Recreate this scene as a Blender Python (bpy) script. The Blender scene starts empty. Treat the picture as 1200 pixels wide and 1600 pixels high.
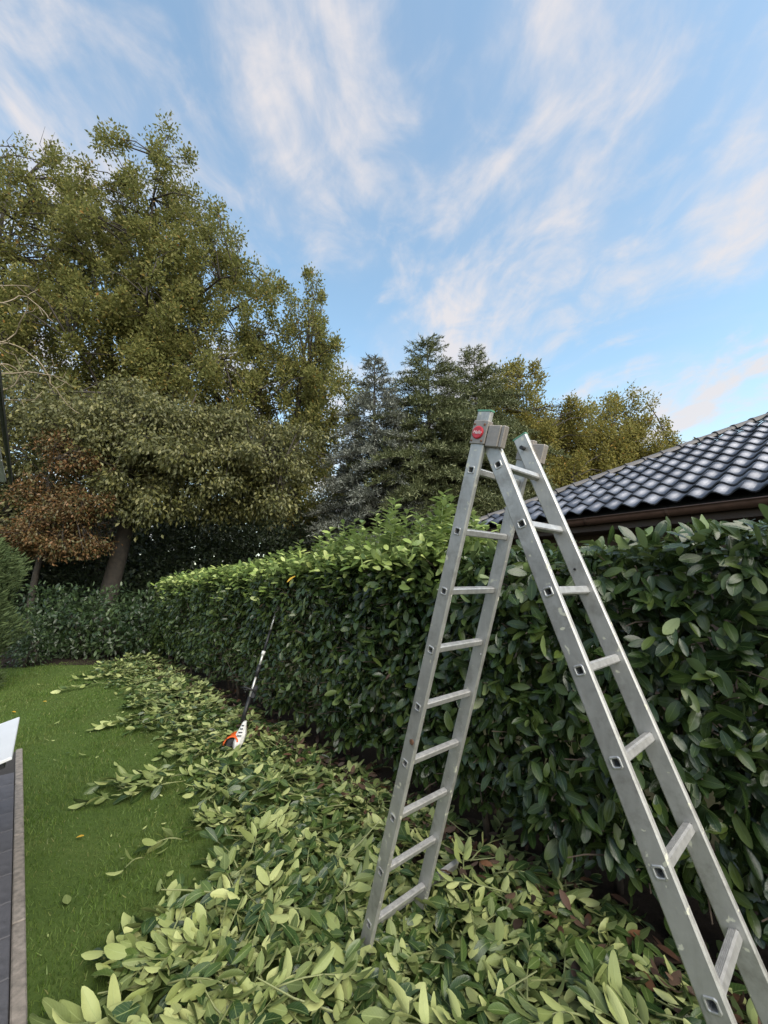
import bpy, bmesh, math, random
import numpy as np
from mathutils import Vector, Matrix

random.seed(7)
RNG = np.random.default_rng(11)
SC = bpy.context.scene
COL = SC.collection
R = math.radians

# ------------------------------------------------------------------ camera
cam_d = bpy.data.cameras.new('camera')
cam = bpy.data.objects.new('camera', cam_d)
COL.objects.link(cam)
cam_d.sensor_fit = 'HORIZONTAL'
cam_d.sensor_width = 36.0
cam_d.lens = 639.72 * 36.0 / 1200.0
cam_d.clip_start = 0.05
cam_d.clip_end = 2000
cam.location = (0, 0, 1.82)
cam.rotation_euler = (R(90) + 0.16319, 0, 0)
SC.camera = cam

# ------------------------------------------------------------------ sky, sun, exposure
SUN_EL, SUN_AZ = R(44), R(142)          # azimuth clockwise from +Y; behind the camera, to the right
w = bpy.data.worlds.new('World')
SC.world = w
w.use_nodes = True
nt = w.node_tree
nt.nodes.clear()


def wn(t, **k):
    n = nt.nodes.new(t)
    for a, b in k.items():
        setattr(n, a, b)
    return n


def wmath(op, a, b=None, c=None):
    n = wn('ShaderNodeMath', operation=op)
    for i, v in enumerate((a, b, c)):
        if v is None:
            continue
        if isinstance(v, (int, float)):
            n.inputs[i].default_value = v
        else:
            nt.links.new(v, n.inputs[i])
    return n.outputs[0]


sky = wn('ShaderNodeTexSky', sky_type='NISHITA')
sky.sun_disc = False
sky.sun_elevation = SUN_EL
sky.sun_rotation = SUN_AZ
sky.air_density = 1.15
sky.dust_density = 1.2
sky.ozone_density = 0.7
bg_sky = wn('ShaderNodeBackground')
bg_sky.inputs[1].default_value = 0.095
tint = wn('ShaderNodeMix', data_type='RGBA', blend_type='MULTIPLY')
tint.inputs[0].default_value = 1.0
tint.inputs[7].default_value = (0.97, 1.07, 0.97, 1)
nt.links.new(sky.outputs[0], tint.inputs[6])
nt.links.new(tint.outputs[2], bg_sky.inputs[0])
tc = wn('ShaderNodeTexCoord')
sx = wn('ShaderNodeSeparateXYZ')
nt.links.new(tc.outputs['Generated'], sx.inputs[0])
zz = wmath('ADD', wmath('MAXIMUM', sx.outputs[2], 0.0), 0.16)
u_ = wmath('DIVIDE', sx.outputs[0], zz)
v_ = wmath('DIVIDE', sx.outputs[1], zz)
cb = wn('ShaderNodeCombineXYZ')
nt.links.new(u_, cb.inputs[0])
nt.links.new(v_, cb.inputs[1])


def cloud(scale, sc, rot, off, detail, rough, dist):
    mp = wn('ShaderNodeMapping')
    mp.inputs['Scale'].default_value = (sc[0], sc[1], 1)
    mp.inputs['Rotation'].default_value = (0, 0, rot)
    mp.inputs['Location'].default_value = off
    nt.links.new(cb.outputs[0], mp.inputs[0])
    nz = wn('ShaderNodeTexNoise')
    nz.inputs['Scale'].default_value = scale
    nz.inputs['Detail'].default_value = detail
    nz.inputs['Roughness'].default_value = rough
    nz.inputs['Distortion'].default_value = dist
    nt.links.new(mp.outputs[0], nz.inputs['Vector'])
    return nz.outputs['Fac']


def wramp(val, a, b, lo=0.0, hi=1.0):
    n = wn('ShaderNodeMapRange', interpolation_type='SMOOTHSTEP')
    n.inputs[1].default_value = a
    n.inputs[2].default_value = b
    n.inputs[3].default_value = lo
    n.inputs[4].default_value = hi
    nt.links.new(val, n.inputs[0])
    return n.outputs[0]


c1 = cloud(2.1, (1.0, 0.62), R(40), (2.2, 4.4, 0), 7.0, 0.56, 0.9)        # bands
c2 = cloud(1.1, (1.0, 0.7), R(-30), (2.4, 8.2, 2.0), 3.0, 0.5, 0.4)       # where the bands lie
c3 = cloud(7.5, (1.0, 0.8), R(30), (10.0, 2.0, 4.0), 6.0, 0.58, 0.5)       # puffs
mixc = wmath('ADD', wmath('MULTIPLY', c1, 0.62), wmath('ADD', wmath('MULTIPLY', c2, 0.18), wmath('MULTIPLY', c3, 0.36)))
band = wramp(mixc, 0.525, 0.71)
veil = wramp(c1, 0.35, 0.70, 0.04, 0.30)
cov = wmath('MINIMUM', wmath('ADD', wmath('MULTIPLY', band, 0.72), wmath('ADD', veil, wramp(sx.outputs[2], 0.08, 0.50, 0.30, 0.0))), 0.90)
bg_cl = wn('ShaderNodeBackground')
bg_cl.inputs[0].default_value = (0.80, 0.765, 0.775, 1)
bg_cl.inputs[1].default_value = 0.325
mxw = wn('ShaderNodeMixShader')
nt.links.new(cov, mxw.inputs[0])
nt.links.new(bg_sky.outputs[0], mxw.inputs[1])
nt.links.new(bg_cl.outputs[0], mxw.inputs[2])
wo = wn('ShaderNodeOutputWorld')
nt.links.new(mxw.outputs[0], wo.inputs[0])

sun_d = bpy.data.lights.new('sun', 'SUN')
sun_d.energy = 1.5
sun_d.angle = R(60)
sun_d.color = (1.0, 0.93, 0.82)
sun = bpy.data.objects.new('sun', sun_d)
COL.objects.link(sun)
dirv = Vector((math.sin(SUN_AZ) * math.cos(SUN_EL), math.cos(SUN_AZ) * math.cos(SUN_EL), math.sin(SUN_EL)))
sun.rotation_euler = dirv.to_track_quat('Z', 'Y').to_euler()
sun.location = (0, -5, 12)

vs = SC.view_settings
vs.view_transform = 'Standard'
vs.look = 'None'
vs.exposure = 1.70
vs.gamma = 1.0
vs.use_curve_mapping = False
SC.render.engine = 'CYCLES'
SC.cycles.max_bounces = 5
SC.cycles.diffuse_bounces = 2
SC.cycles.glossy_bounces = 2
SC.cycles.transmission_bounces = 3
SC.cycles.use_denoising = True


# ------------------------------------------------------------------ helpers
def tag(o, label=None, cat=None, group=None, kind=None):
    if label: o['label'] = label
    if cat: o['category'] = cat
    if group: o['group'] = group
    if kind: o['kind'] = kind
    return o


def link(name, me, mat=None, parent=None, loc=None):
    o = bpy.data.objects.new(name, me)
    COL.objects.link(o)
    if mat is not None and me is not None and not me.materials:
        me.materials.append(mat)
    if loc is not None: o.location = loc
    if parent is not None: o.parent = parent
    return o


def empty(name, loc=(0, 0, 0), rz=0.0):
    o = bpy.data.objects.new(name, None)
    o.empty_display_size = 0.1
    COL.objects.link(o)
    o.location = loc
    o.rotation_euler = (0, 0, rz)
    return o


def npmesh(name, V, polys, uv=None, smooth=False):
    """V (n,3); polys = list of int arrays (m,k); uv (n,2) per vertex."""
    me = bpy.data.meshes.new(name)
    V = np.ascontiguousarray(V, dtype=np.float32)
    me.vertices.add(len(V))
    me.vertices.foreach_set('co', V.ravel())
    idx = np.concatenate([p.ravel() for p in polys]).astype(np.int32)
    tot = np.concatenate([np.full(len(p), p.shape[1], np.int32) for p in polys])
    st = np.concatenate([[0], np.cumsum(tot)[:-1]]).astype(np.int32)
    me.loops.add(len(idx))
    me.loops.foreach_set('vertex_index', idx)
    me.polygons.add(len(tot))
    me.polygons.foreach_set('loop_start', st)
    if uv is not None:
        l = me.uv_layers.new(name='UVMap')
        l.data.foreach_set('uv', np.ascontiguousarray(uv[idx], dtype=np.float32).ravel())
    if smooth:
        me.polygons.foreach_set('use_smooth', np.ones(len(tot), dtype=bool))
    me.update(calc_edges=True)
    return me


def pymesh(name, V, F, smooth=False):
    me = bpy.data.meshes.new(name)
    me.from_pydata([tuple(v) for v in V], [], F)
    if smooth:
        for p in me.polygons: p.use_smooth = True
    me.update()
    return me


class MB:
    """collects boxes, tubes, lathes into one mesh"""
    def __init__(self):
        self.V, self.F = [], []

    def add(self, V, F):
        b = len(self.V)
        self.V += [tuple(v) for v in V]
        self.F += [tuple(i + b for i in f) for f in F]

    def box(self, c, sx, sy, sz, ax=None, ch=0.0):
        """box centred at c, size sx,sy,sz along axes ax (3 vectors); chamfered vertical edges via bmesh"""
        ax = ax or (Vector((1, 0, 0)), Vector((0, 1, 0)), Vector((0, 0, 1)))
        bm = bmesh.new()
        bmesh.ops.create_cube(bm, size=1.0)
        for v in bm.verts:
            v.co = Vector((v.co.x * sx, v.co.y * sy, v.co.z * sz))
        if ch > 0:
            bmesh.ops.bevel(bm, geom=list(bm.edges), offset=ch, segments=1, affect='EDGES', profile=0.5)
        bm.verts.ensure_lookup_table()
        c = Vector(c)
        V = [c + ax[0] * v.co.x + ax[1] * v.co.y + ax[2] * v.co.z for v in bm.verts]
        bm.verts.index_update()
        F = [tuple(v.index for v in f.verts) for f in bm.faces]
        bm.free()
        self.add(V, F)
        return self

    def tube(self, pts, rad, sides=8, cap=True):
        pts = [Vector(p) for p in pts]
        if not hasattr(rad, '__len__'): rad = [rad] * len(pts)
        b = len(self.V)
        prev = None
        for i, p in enumerate(pts):
            d = (pts[min(i + 1, len(pts) - 1)] - pts[max(i - 1, 0)]).normalized()
            if prev is None:
                a = d.orthogonal().normalized()
            else:
                a = (prev - d * prev.dot(d))
                a = a.normalized() if a.length > 1e-6 else d.orthogonal().normalized()
            prev = a
            c = d.cross(a)
            for k in range(sides):
                an = 2 * math.pi * k / sides
                self.V.append(tuple(p + (a * math.cos(an) + c * math.sin(an)) * rad[i]))
        for i in range(len(pts) - 1):
            for k in range(sides):
                k2 = (k + 1) % sides
                self.F.append((b + i * sides + k, b + i * sides + k2, b + (i + 1) * sides + k2, b + (i + 1) * sides + k))
        if cap:
            self.F.append(tuple(b + k for k in reversed(range(sides))))
            e = b + (len(pts) - 1) * sides
            self.F.append(tuple(e + k for k in range(sides)))
        return self

    def build(self, name, mat, parent=None, smooth=False, loc=None):
        return link(name, pymesh(name, self.V, self.F, smooth), mat, parent, loc)


def poly_sheet(name, pts, z, mat, parent=None):
    me = pymesh(name, [(p[0], p[1], z) for p in pts], [tuple(range(len(pts)))])
    return link(name, me, mat, parent)


# ------------------------------------------------------------------ materials
class Mt:
    def __init__(self, name):
        self.m = bpy.data.materials.new(name)
        self.m.use_nodes = True
        self.t = self.m.node_tree
        self.t.nodes.clear()
        self.out = self.n('ShaderNodeOutputMaterial')
        self.p = self.n('ShaderNodeBsdfPrincipled')
        self.l(self.p.outputs[0], self.out.inputs[0])

    def n(self, t, **k):
        x = self.t.nodes.new(t)
        for a, b in k.items(): setattr(x, a, b)
        return x

    def l(self, a, b):
        self.t.links.new(a, b)

    def math(self, op, a, b=None, c=None):
        n = self.n('ShaderNodeMath', operation=op)
        for i, v in enumerate((a, b, c)):
            if v is None: continue
            if isinstance(v, (int, float)): n.inputs[i].default_value = v
            else: self.l(v, n.inputs[i])
        return n.outputs[0]

    def noise(self, scale, detail=4, rough=0.55, dist=0.0, coord='Object', sc=None):
        c = self.n('ShaderNodeTexCoord').outputs[coord]
        if sc:
            mp = self.n('ShaderNodeMapping')
            mp.inputs['Scale'].default_value = sc
            self.l(c, mp.inputs[0])
            c = mp.outputs[0]
        n = self.n('ShaderNodeTexNoise')
        n.inputs['Scale'].default_value = scale
        n.inputs['Detail'].default_value = detail
        n.inputs['Roughness'].default_value = rough
        n.inputs['Distortion'].default_value = dist
        self.l(c, n.inputs['Vector'])
        return n.outputs['Fac']

    def ramp(self, fac, stops):
        r = self.n('ShaderNodeValToRGB')
        cr = r.color_ramp
        while len(cr.elements) > 1: cr.elements.remove(cr.elements[-1])
        cr.elements[0].position = stops[0][0]
        cr.elements[0].color = (*stops[0][1], 1)
        for p, c in stops[1:]:
            e = cr.elements.new(p)
            e.color = (*c, 1)
        self.l(fac, r.inputs[0])
        return r.outputs[0]

    def mr(self, v, a, b, lo=0.0, hi=1.0):
        n = self.n('ShaderNodeMapRange')
        n.inputs[1].default_value, n.inputs[2].default_value = a, b
        n.inputs[3].default_value, n.inputs[4].default_value = lo, hi
        self.l(v, n.inputs[0])
        return n.outputs[0]

    def mix(self, f, a, b):
        n = self.n('ShaderNodeMix', data_type='RGBA')
        for s, v in ((0, f), (6, a), (7, b)):
            if isinstance(v, (int, float)): n.inputs[s].default_value = v
            elif isinstance(v, tuple): n.inputs[s].default_value = (*v, 1)
            else: self.l(v, n.inputs[s])
        return n.outputs[2]

    def set(self, **k):
        for a, v in k.items():
            s = self.p.inputs[a.replace('_', ' ')]
            if isinstance(v, tuple): s.default_value = (*v, 1)
            elif isinstance(v, (int, float)): s.default_value = v
            else: self.l(v, s)
        return self

    def bump(self, h, strength, dist=0.01):
        b = self.n('ShaderNodeBump')
        b.inputs['Strength'].default_value = strength
        b.inputs['Distance'].default_value = dist
        self.l(h, b.inputs['Height'])
        self.l(b.outputs[0], self.p.inputs['Normal'])
        return self

    def rnd(self):
        a = self.n('ShaderNodeNewGeometry').outputs['Random Per Island']
        b = self.n('ShaderNodeObjectInfo').outputs['Random']
        return self.math('FRACT', self.math('ADD', a, b))


def leafmat(name, tops, under, rough=0.4, trans=0.2, vein=None, blotch=None, spec=0.5, patch=None):
    """tops: ramp of leaf colours picked per leaf; under: colour ramp of the undersides"""
    m = Mt(name)
    r = m.rnd()
    top = m.ramp(r, tops)
    r2 = m.math('FRACT', m.math('MULTIPLY', r, 7.31))
    und = m.ramp(r2, under)
    bf = m.n('ShaderNodeNewGeometry').outputs['Backfacing']
    col = m.mix(bf, top, und)
    if vein:
        uv = m.n('ShaderNodeSeparateXYZ')
        m.l(m.n('ShaderNodeTexCoord').outputs['UV'], uv.inputs[0])
        au = m.math('ABSOLUTE', uv.outputs[0])
        mid = m.mr(au, 0.03, 0.09, 1.0, 0.0)
        # side veins sweep forward from the midrib
        ph = m.math('SUBTRACT', m.math('MULTIPLY', uv.outputs[1], 8.0), m.math('MULTIPLY', au, 2.2))
        sv = m.mr(m.math('ABSOLUTE', m.math('SUBTRACT', m.math('FRACT', ph), 0.5)), 0.0, 0.12, 1.0, 0.0)
        vv = m.math('MAXIMUM', mid, m.math('MULTIPLY', sv, 0.35))
        col = m.mix(m.math('MULTIPLY', vv, 0.55), col, vein)
        hgt = m.math('SUBTRACT', m.noise(60, 2), m.math('MULTIPLY', vv, 0.8))
        m.bump(hgt, 0.25, 0.004)
    if blotch:
        b = m.mr(m.noise(22, 3, 0.6), 0.60, 0.72, 0.0, 0.7)
        col = m.mix(b, col, blotch)
    if patch:
        pz = m.math('ADD', m.math('MULTIPLY', m.noise(1.6, 4, 0.6), .6), m.math('MULTIPLY', m.noise(9, 3, 0.6), .4))
        col = m.mix(m.mr(pz, 0.46, 0.66, 0.0, 0.65), col, patch)
    ro = m.mr(bf, 0, 1, rough, min(rough + 0.25, 0.8))
    m.set(Base_Color=col, Roughness=ro, Specular_IOR_Level=spec)
    tr = m.n('ShaderNodeBsdfTranslucent')
    m.l(col, tr.inputs[0])
    mx = m.n('ShaderNodeMixShader')
    mx.inputs[0].default_value = trans
    m.l(m.p.outputs[0], mx.inputs[1])
    m.l(tr.outputs[0], mx.inputs[2])
    m.l(mx.outputs[0], m.out.inputs[0])
    return m.m


def plain(name, col, rough=0.6, var=0.25, scale=12, metallic=0.0, bump=0.1, spec=0.5):
    m = Mt(name)
    f = m.noise(scale, 5, 0.6)
    lo = tuple(c * (1 - var) for c in col)
    hi = tuple(min(c * (1 + var), 0.95) for c in col)
    m.set(Base_Color=m.ramp(f, [(0.3, lo), (0.7, hi)]), Roughness=m.mr(f, 0.2, 0.8, rough * 0.8, min(rough * 1.2, 1)), Metallic=metallic, Specular_IOR_Level=spec)
    if bump: m.bump(m.noise(scale * 6, 3), bump, 0.005)
    return m.m


M = {}
M['laurel'] = leafmat('laurel_leaf', [(0, (.017, .035, .010)), (.45, (.028, .052, .013)), (.8, (.046, .076, .018)), (1, (.095, .128, .030))],
                      [(0, (.10, .15, .05)), (1, (.16, .21, .075))], rough=0.22, trans=0.14, vein=(.12, .17, .06))
M['laurel_far'] = leafmat('laurel_leaf_far', [(0, (.022, .042, .012)), (.6, (.044, .072, .018)), (1, (.10, .132, .033))],
                          [(0, (.10, .15, .05)), (1, (.16, .21, .075))], rough=0.28, trans=0.14)
M['laurel_young'] = leafmat('young_laurel_leaf', [(0, (.085, .14, .030)), (.3, (.18, .26, .055)), (.65, (.31, .39, .10)), (1, (.47, .52, .18))],
                            [(0, (.20, .28, .09)), (1, (.28, .35, .13))], rough=0.33, trans=0.25, vein=(.25, .32, .12))
M['clip'] = leafmat('cut_laurel_leaf', [(0, (.016, .038, .011)), (.5, (.034, .068, .018)), (1, (.085, .13, .030))],
                    [(0, (.10, .135, .040)), (.45, (.245, .292, .094)), (1, (.43, .46, .185))], rough=0.28, trans=0.10, vein=(.30, .36, .14))
M['dead'] = leafmat('dead_leaf', [(0, (.030, .018, .012)), (.55, (.060, .030, .018)), (.9, (.11, .050, .026)), (1, (.24, .11, .05))],
                    [(0, (.05, .03, .02)), (1, (.13, .075, .045))], rough=0.6, trans=0.05)
M['yellow_leaf'] = leafmat('yellow_leaf', [(0, (.62, .33, .03)), (1, (.70, .45, .06))], [(0, (.6, .4, .08)), (1, (.65, .45, .1))], 0.5, 0.2)
M['oak'] = leafmat('oak_leaf', [(0, (.118, .118, .032)), (.5, (.198, .190, .056)), (.85, (.295, .265, .082)), (.975, (.27, .20, .045)), (1, (.33, .16, .035))],
                   [(0, (.15, .165, .05)), (1, (.25, .25, .08))], 0.62, 0.45, spec=.3)
M['oak_far'] = leafmat('autumn_oak_leaf', [(0, (.16, .155, .032)), (.5, (.25, .225, .050)), (.9, (.33, .27, .06)), (1, (.38, .20, .045))],
                       [(0, (.19, .18, .055)), (1, (.29, .26, .08))], 0.62, 0.45, spec=.3)
M['hornbeam'] = leafmat('hornbeam_leaf', [(0, (.085, .090, .024)), (.6, (.152, .148, .044)), (1, (.25, .23, .082))],
                        [(0, (.12, .13, .055)), (1, (.18, .18, .08))], 0.42, 0.32)
M['beech'] = leafmat('copper_beech_leaf', [(0, (.070, .075, .022)), (.4, (.105, .085, .026)), (.75, (.145, .085, .030)), (1, (.20, .095, .034))],
                     [(0, (.13, .08, .03)), (1, (.22, .11, .04))], 0.5, 0.2)
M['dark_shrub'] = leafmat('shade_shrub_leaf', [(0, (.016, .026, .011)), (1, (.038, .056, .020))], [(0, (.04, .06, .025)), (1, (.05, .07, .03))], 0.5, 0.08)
M['rhodo'] = leafmat('rhododendron_leaf', [(0, (.015, .030, .010)), (.7, (.027, .050, .015)), (1, (.055, .085, .026))],
                     [(0, (.07, .11, .05)), (1, (.11, .16, .07))], 0.38, 0.10)
M['thuja'] = leafmat('thuja_spray', [(0, (.035, .060, .016)), (.6, (.062, .095, .024)), (1, (.10, .13, .036))], [(0, (.05, .08, .025)), (1, (.08, .11, .035))], 0.6, 0.12)
M['spruce'] = leafmat('spruce_needle', [(0, (.075, .090, .036)), (.5, (.130, .146, .060)), (1, (.23, .235, .105))], [(0, (.075, .092, .04)), (1, (.16, .175, .075))], 0.55, 0.15)
M['blue_spruce'] = leafmat('blue_spruce_needle', [(0, (.14, .15, .125)), (.5, (.22, .23, .195)), (1, (.33, .335, .29))], [(0, (.10, .11, .085)), (1, (.19, .20, .16))], 0.6, 0.15)
M['bark'] = plain('bark', (.075, .058, .042), 0.85, 0.5, 9, bump=0.6)
M['bark_dark'] = plain('dark_bark', (.040, .032, .025), 0.9, 0.5, 9, bump=0.6)
M['twig_pale'] = plain('pale_twig', (.24, .19, .13), 0.7, 0.3, 20)
M['green_stem'] = plain('green_stem', (.19, .21, .085), 0.5, 0.3, 20)
M['shoot_stem'] = plain('shoot_stem', (.10, .15, .035), 0.5, 0.3, 20)
M['hedge_stem'] = plain('hedge_stem', (.085, .062, .045), 0.8, 0.4, 20, bump=0.4)
M['grass'] = leafmat('grass_blade', [(0, (.070, .130, .020)), (.55, (.108, .185, .028)), (.9, (.165, .235, .045)), (1, (.34, .32, .14))],
                     [(0, (.075, .135, .022)), (1, (.135, .21, .04))], 0.5, 0.35, patch=(.17, .185, .062))


def ground_mat(name, stops, scale, bump=0.5, rough=0.9):
    m = Mt(name)
    f = m.math('ADD', m.math('MULTIPLY', m.noise(scale, 8, 0.65), 0.6), m.math('MULTIPLY', m.noise(scale * 0.08, 4, 0.5), 0.4))
    m.set(Base_Color=m.ramp(f, stops), Roughness=rough, Specular_IOR_Level=0.2)
    m.bump(m.noise(scale * 2, 6, 0.7), bump, 0.02)
    return m.m


M['lawn'] = ground_mat('lawn_soil', [(.3, (.040, .066, .014)), (.5, (.062, .098, .020)), (.7, (.090, .118, .032))], 26)
M['ground'] = ground_mat('woodland_ground', [(.3, (.030, .028, .016)), (.7, (.055, .058, .026))], 6)
M['soil'] = ground_mat('dark_soil', [(.3, (.016, .012, .009)), (.6, (.036, .026, .019)), (.8, (.06, .042, .03))], 30, 0.8)
M['paver'] = plain('anthracite_paver', (.085, .083, .094), 0.75, 0.22, 25, bump=0.25)
M['kerb'] = plain('concrete_edging', (.22, .19, .165), 0.9, 0.4, 30, bump=0.5)
M['joint'] = plain('paving_sand', (.040, .036, .034), 0.95, 0.3, 40)


def alu_mat():
    m = Mt('weathered_aluminium')
    f = m.noise(9, 6, 0.65)
    g = m.noise(55, 4, 0.6)
    st = m.noise(40, 3, 0.6, sc=(1, 1, 0.05))
    base = m.ramp(m.math('ADD', m.math('MULTIPLY', f, 0.7), m.math('MULTIPLY', st, 0.3)), [(.25, (.34, .33, .318)), (.5, (.47, .458, .44)), (.75, (.58, .568, .55))])
    spot = m.mr(m.noise(30, 3, 0.5), 0.655, 0.68)
    dirt = m.mr(m.noise(7, 6, 0.72), 0.52, 0.70, 0, 0.6)
    c = m.mix(dirt, base, (.20, .18, .155))
    c = m.mix(m.math('MULTIPLY', spot, 0.75), c, (.62, .60, .47))
    met = m.math('MULTIPLY', m.math('SUBTRACT', 1.0, spot), 0.55)
    m.set(Base_Color=c, Metallic=met, Roughness=m.mr(g, 0.3, 0.7, 0.38, 0.58))
    m.bump(m.math('ADD', g, st), 0.10, 0.003)
    return m.m


M['alu'] = alu_mat()
M['alu_rung'] = plain('rung_aluminium', (.50, .49, .48), 0.40, 0.16, 40, metallic=0.6, bump=0.12)
M['steel'] = plain('bracket_steel', (.33, .29, .26), 0.5, 0.2, 18, metallic=0.45, bump=0.1)
M['green_cap'] = plain('green_plastic', (.09, .26, .17), 0.5, 0.2, 30)
M['red'] = plain('red_plastic', (.52, .03, .045), 0.35, 0.1, 20, bump=0)
M['white_paint'] = plain('white_lettering', (.8, .78, .77), 0.5, 0.02, 20, bump=0)
M['black'] = plain('black_plastic', (.018, .018, .020), 0.5, 0.3, 30)
M['white_plastic'] = plain('white_plastic', (.72, .71, .69), 0.4, 0.08, 15, bump=0.03)
M['orange'] = plain('orange_plastic', (.72, .12, .02), 0.4, 0.1, 15, bump=0.03)
M['silver_tube'] = plain('silver_tube', (.62, .61, .58), 0.35, 0.1, 20, metallic=0.5, bump=0.03)
M['white_board'] = plain('white_board', (.80, .80, .82), 0.5, 0.03, 6, bump=0.03)
M['rivet'] = plain('rivet', (.62, .62, .62), 0.3, 0.1, 10, metallic=0.8, bump=0)
M['rust'] = plain('rusty_bolt', (.17, .085, .05), 0.8, 0.4, 60)


def tile_mat():
    m = Mt('glazed_roof_tile')
    r = m.n('ShaderNodeObjectInfo').outputs['Random']
    c = m.mix(r, (.11, .116, .138), (.185, .192, .222))
    dust = m.mr(m.noise(16, 5, 0.65), 0.52, 0.75, 0, 0.45)
    c = m.mix(dust, c, (.07, .068, .066))
    m.set(Base_Color=c, Roughness=m.math('ADD', m.mr(dust, 0, .45, 0.31, 0.48), m.math('MULTIPLY', r, 0.10)), Metallic=0.75)
    m.bump(m.noise(30, 3), 0.05, 0.004)
    return m.m


M['tile'] = tile_mat()
M['ridge_tile'] = plain('ridge_tile', (.085, .078, .078), 0.5, 0.25, 12, bump=0.15)
M['gutter'] = plain('brown_gutter', (.088, .050, .038), 0.35, 0.2, 14, bump=0.03)
M['fascia'] = plain('dark_fascia', (.055, .034, .027), 0.6, 0.2, 10)
M['brick_wall'] = plain('house_render', (.10, .07, .055), 0.9, 0.2, 20, bump=0.3)
M['deck'] = plain('roof_underlay', (.02, .02, .02), 0.9, 0.2, 10)
M['slate'] = plain('grey_soffit', (.74, .76, .80), 0.3, 0.2, 9, bump=0.1)

# ------------------------------------------------------------------ hedge-aligned frame
P0 = np.array([0.97, 2.56, 0.0])
TN = np.array([-0.66, 0.7513, 0.0])      # along the hedge, away from the camera
QN = np.array([-0.7513, -0.66, 0.0])     # from the hedge face towards the lawn


def tq(t, q, z=0.0):
    return P0 + TN * t + QN * q + np.array([0, 0, z])


def tqa(t, q, z):
    return P0[None] + TN[None] * t[:, None] + QN[None] * q[:, None] + np.array([0, 0, 1.0])[None] * z[:, None]


# ------------------------------------------------------------------ the ground
g = poly_sheet('ground', [(-250, -40), (250, -40), (250, 400), (-250, 400)], -0.012, M['ground'])
tag(g, kind='structure')
lw = [tq(-3.5, 0.3), tq(10.6, 0.3), tq(10.6, 6.0), tq(-3.5, 6.0)]
lawn = poly_sheet('lawn', lw, 0.0, M['lawn'])
tag(lawn, kind='structure')
soil = poly_sheet('soil', [tq(-3.6, -1.4), tq(11, -1.4), tq(11, 0.42), tq(-3.6, 0.42)], 0.004, M['soil'])
tag(soil, kind='structure')
sb = poly_sheet('soil_bed', [(-9.5, 9.0), (-4.9, 9.35), (-4.6, 11.5), (-10, 11.5)], 0.006, M['soil'])
tag(sb, kind='structure')

# patio: concrete edging and dark pavers, parallel to the hedge
patio = empty('patio', tq(0, 2.6))
tag(patio, kind='structure')


def child_at(o, parent):
    o.parent = parent
    o.matrix_parent_inverse = Matrix.Translation(-Vector(parent.location)) if parent.rotation_euler.z == 0 else parent.matrix_basis.inverted()
    return o


axT, axQ, axZ = Vector(TN), Vector(QN), Vector((0, 0, 1))
mb = MB()
mb.box(tq(1.4, 3.85, -0.012), 6.94, 3.2, 0.03, (axT, axQ, axZ))
child_at(mb.build('bedding', M['joint']), patio)
for k in range(7):
    mb = MB()
    mb.box(tq(-1.6 + k * 1.0 - 0.02, 2.225, -0.02), 0.992, 0.055, 0.09, (axT, axQ, axZ), 0.006)
    child_at(mb.build('edging_stone', M['kerb']), patio)
pm = bpy.data.meshes.new('paver')
bm = bmesh.new()
bmesh.ops.create_cube(bm, size=1.0)
for v in bm.verts: v.co = Vector((v.co.x * 0.294, v.co.y * 0.194, v.co.z * 0.05))
bmesh.ops.bevel(bm, geom=[e for e in bm.edges if e.verts[0].co.z > 0 and e.verts[1].co.z > 0], offset=0.004, segments=1, affect='EDGES')
bm.to_mesh(pm); bm.free()
rot_t = math.atan2(TN[1], TN[0])
for j in range(5):
    for i in range(21):
        t = -1.95 + i * 0.30 + (0.15 if j % 2 else 0)
        if t > 4.72 or t < -1.9: continue
        o = link('paver', pm, M['paver'])
        o.location = tq(t, 2.255 + 0.1 + j * 0.20, -0.004 + random.uniform(-0.0012, 0.0012))
        o.rotation_euler = (random.uniform(-.004, .004), random.uniform(-.004, .004), rot_t)
        child_at(o, patio)


# ------------------------------------------------------------------ leaf templates
def leaf_template(stations, wmax, fold, curl, wave, seed, twist=0.0, roll=0.0):
    """local leaf, length 1 along +y, top side +z; stations = inner positions along the blade"""
    rg = random.Random(seed)
    V = [(0, 0, 0)]
    UV = [(0, 0)]
    for t in stations:
        wd = wmax * max(0.0, 1 - abs((t - .52) / (.52 if t < .52 else .485)) ** (1.9 if t < .52 else 2.05)) ** .74
        zc = -curl * t * t
        wl, wr = wave * rg.uniform(-1, 1), wave * rg.uniform(-1, 1)
        zc += roll * math.sin(t * math.pi * 1.2)
        tw = twist * t
        ct, st = math.cos(tw), math.sin(tw)
        zl, zr = fold * wd + wl, fold * wd + wr
        V += [(-wd * ct - zl * st, t, zc - wd * st + zl * ct), (0, t, zc), (wd * ct - zr * st, t, zc + wd * st + zr * ct)]
        UV += [(-1, t), (0, t), (1, t)]
    V.append((0, 1, -curl))
    UV.append((0, 1))
    n = len(stations)
    last = len(V) - 1
    T = [(0, 2, 1), (0, 3, 2), (last, 1 + 3 * (n - 1), 2 + 3 * (n - 1)), (last, 2 + 3 * (n - 1), 3 + 3 * (n - 1))]
    Q = []
    for k in range(n - 1):
        a, b = 1 + 3 * k, 4 + 3 * k
        Q += [(a, a + 1, b + 1, b), (a + 1, a + 2, b + 2, b + 1)]
    return np.array(V, float), np.array(T, np.int32), np.array(Q, np.int32), np.array(UV, float)


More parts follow.
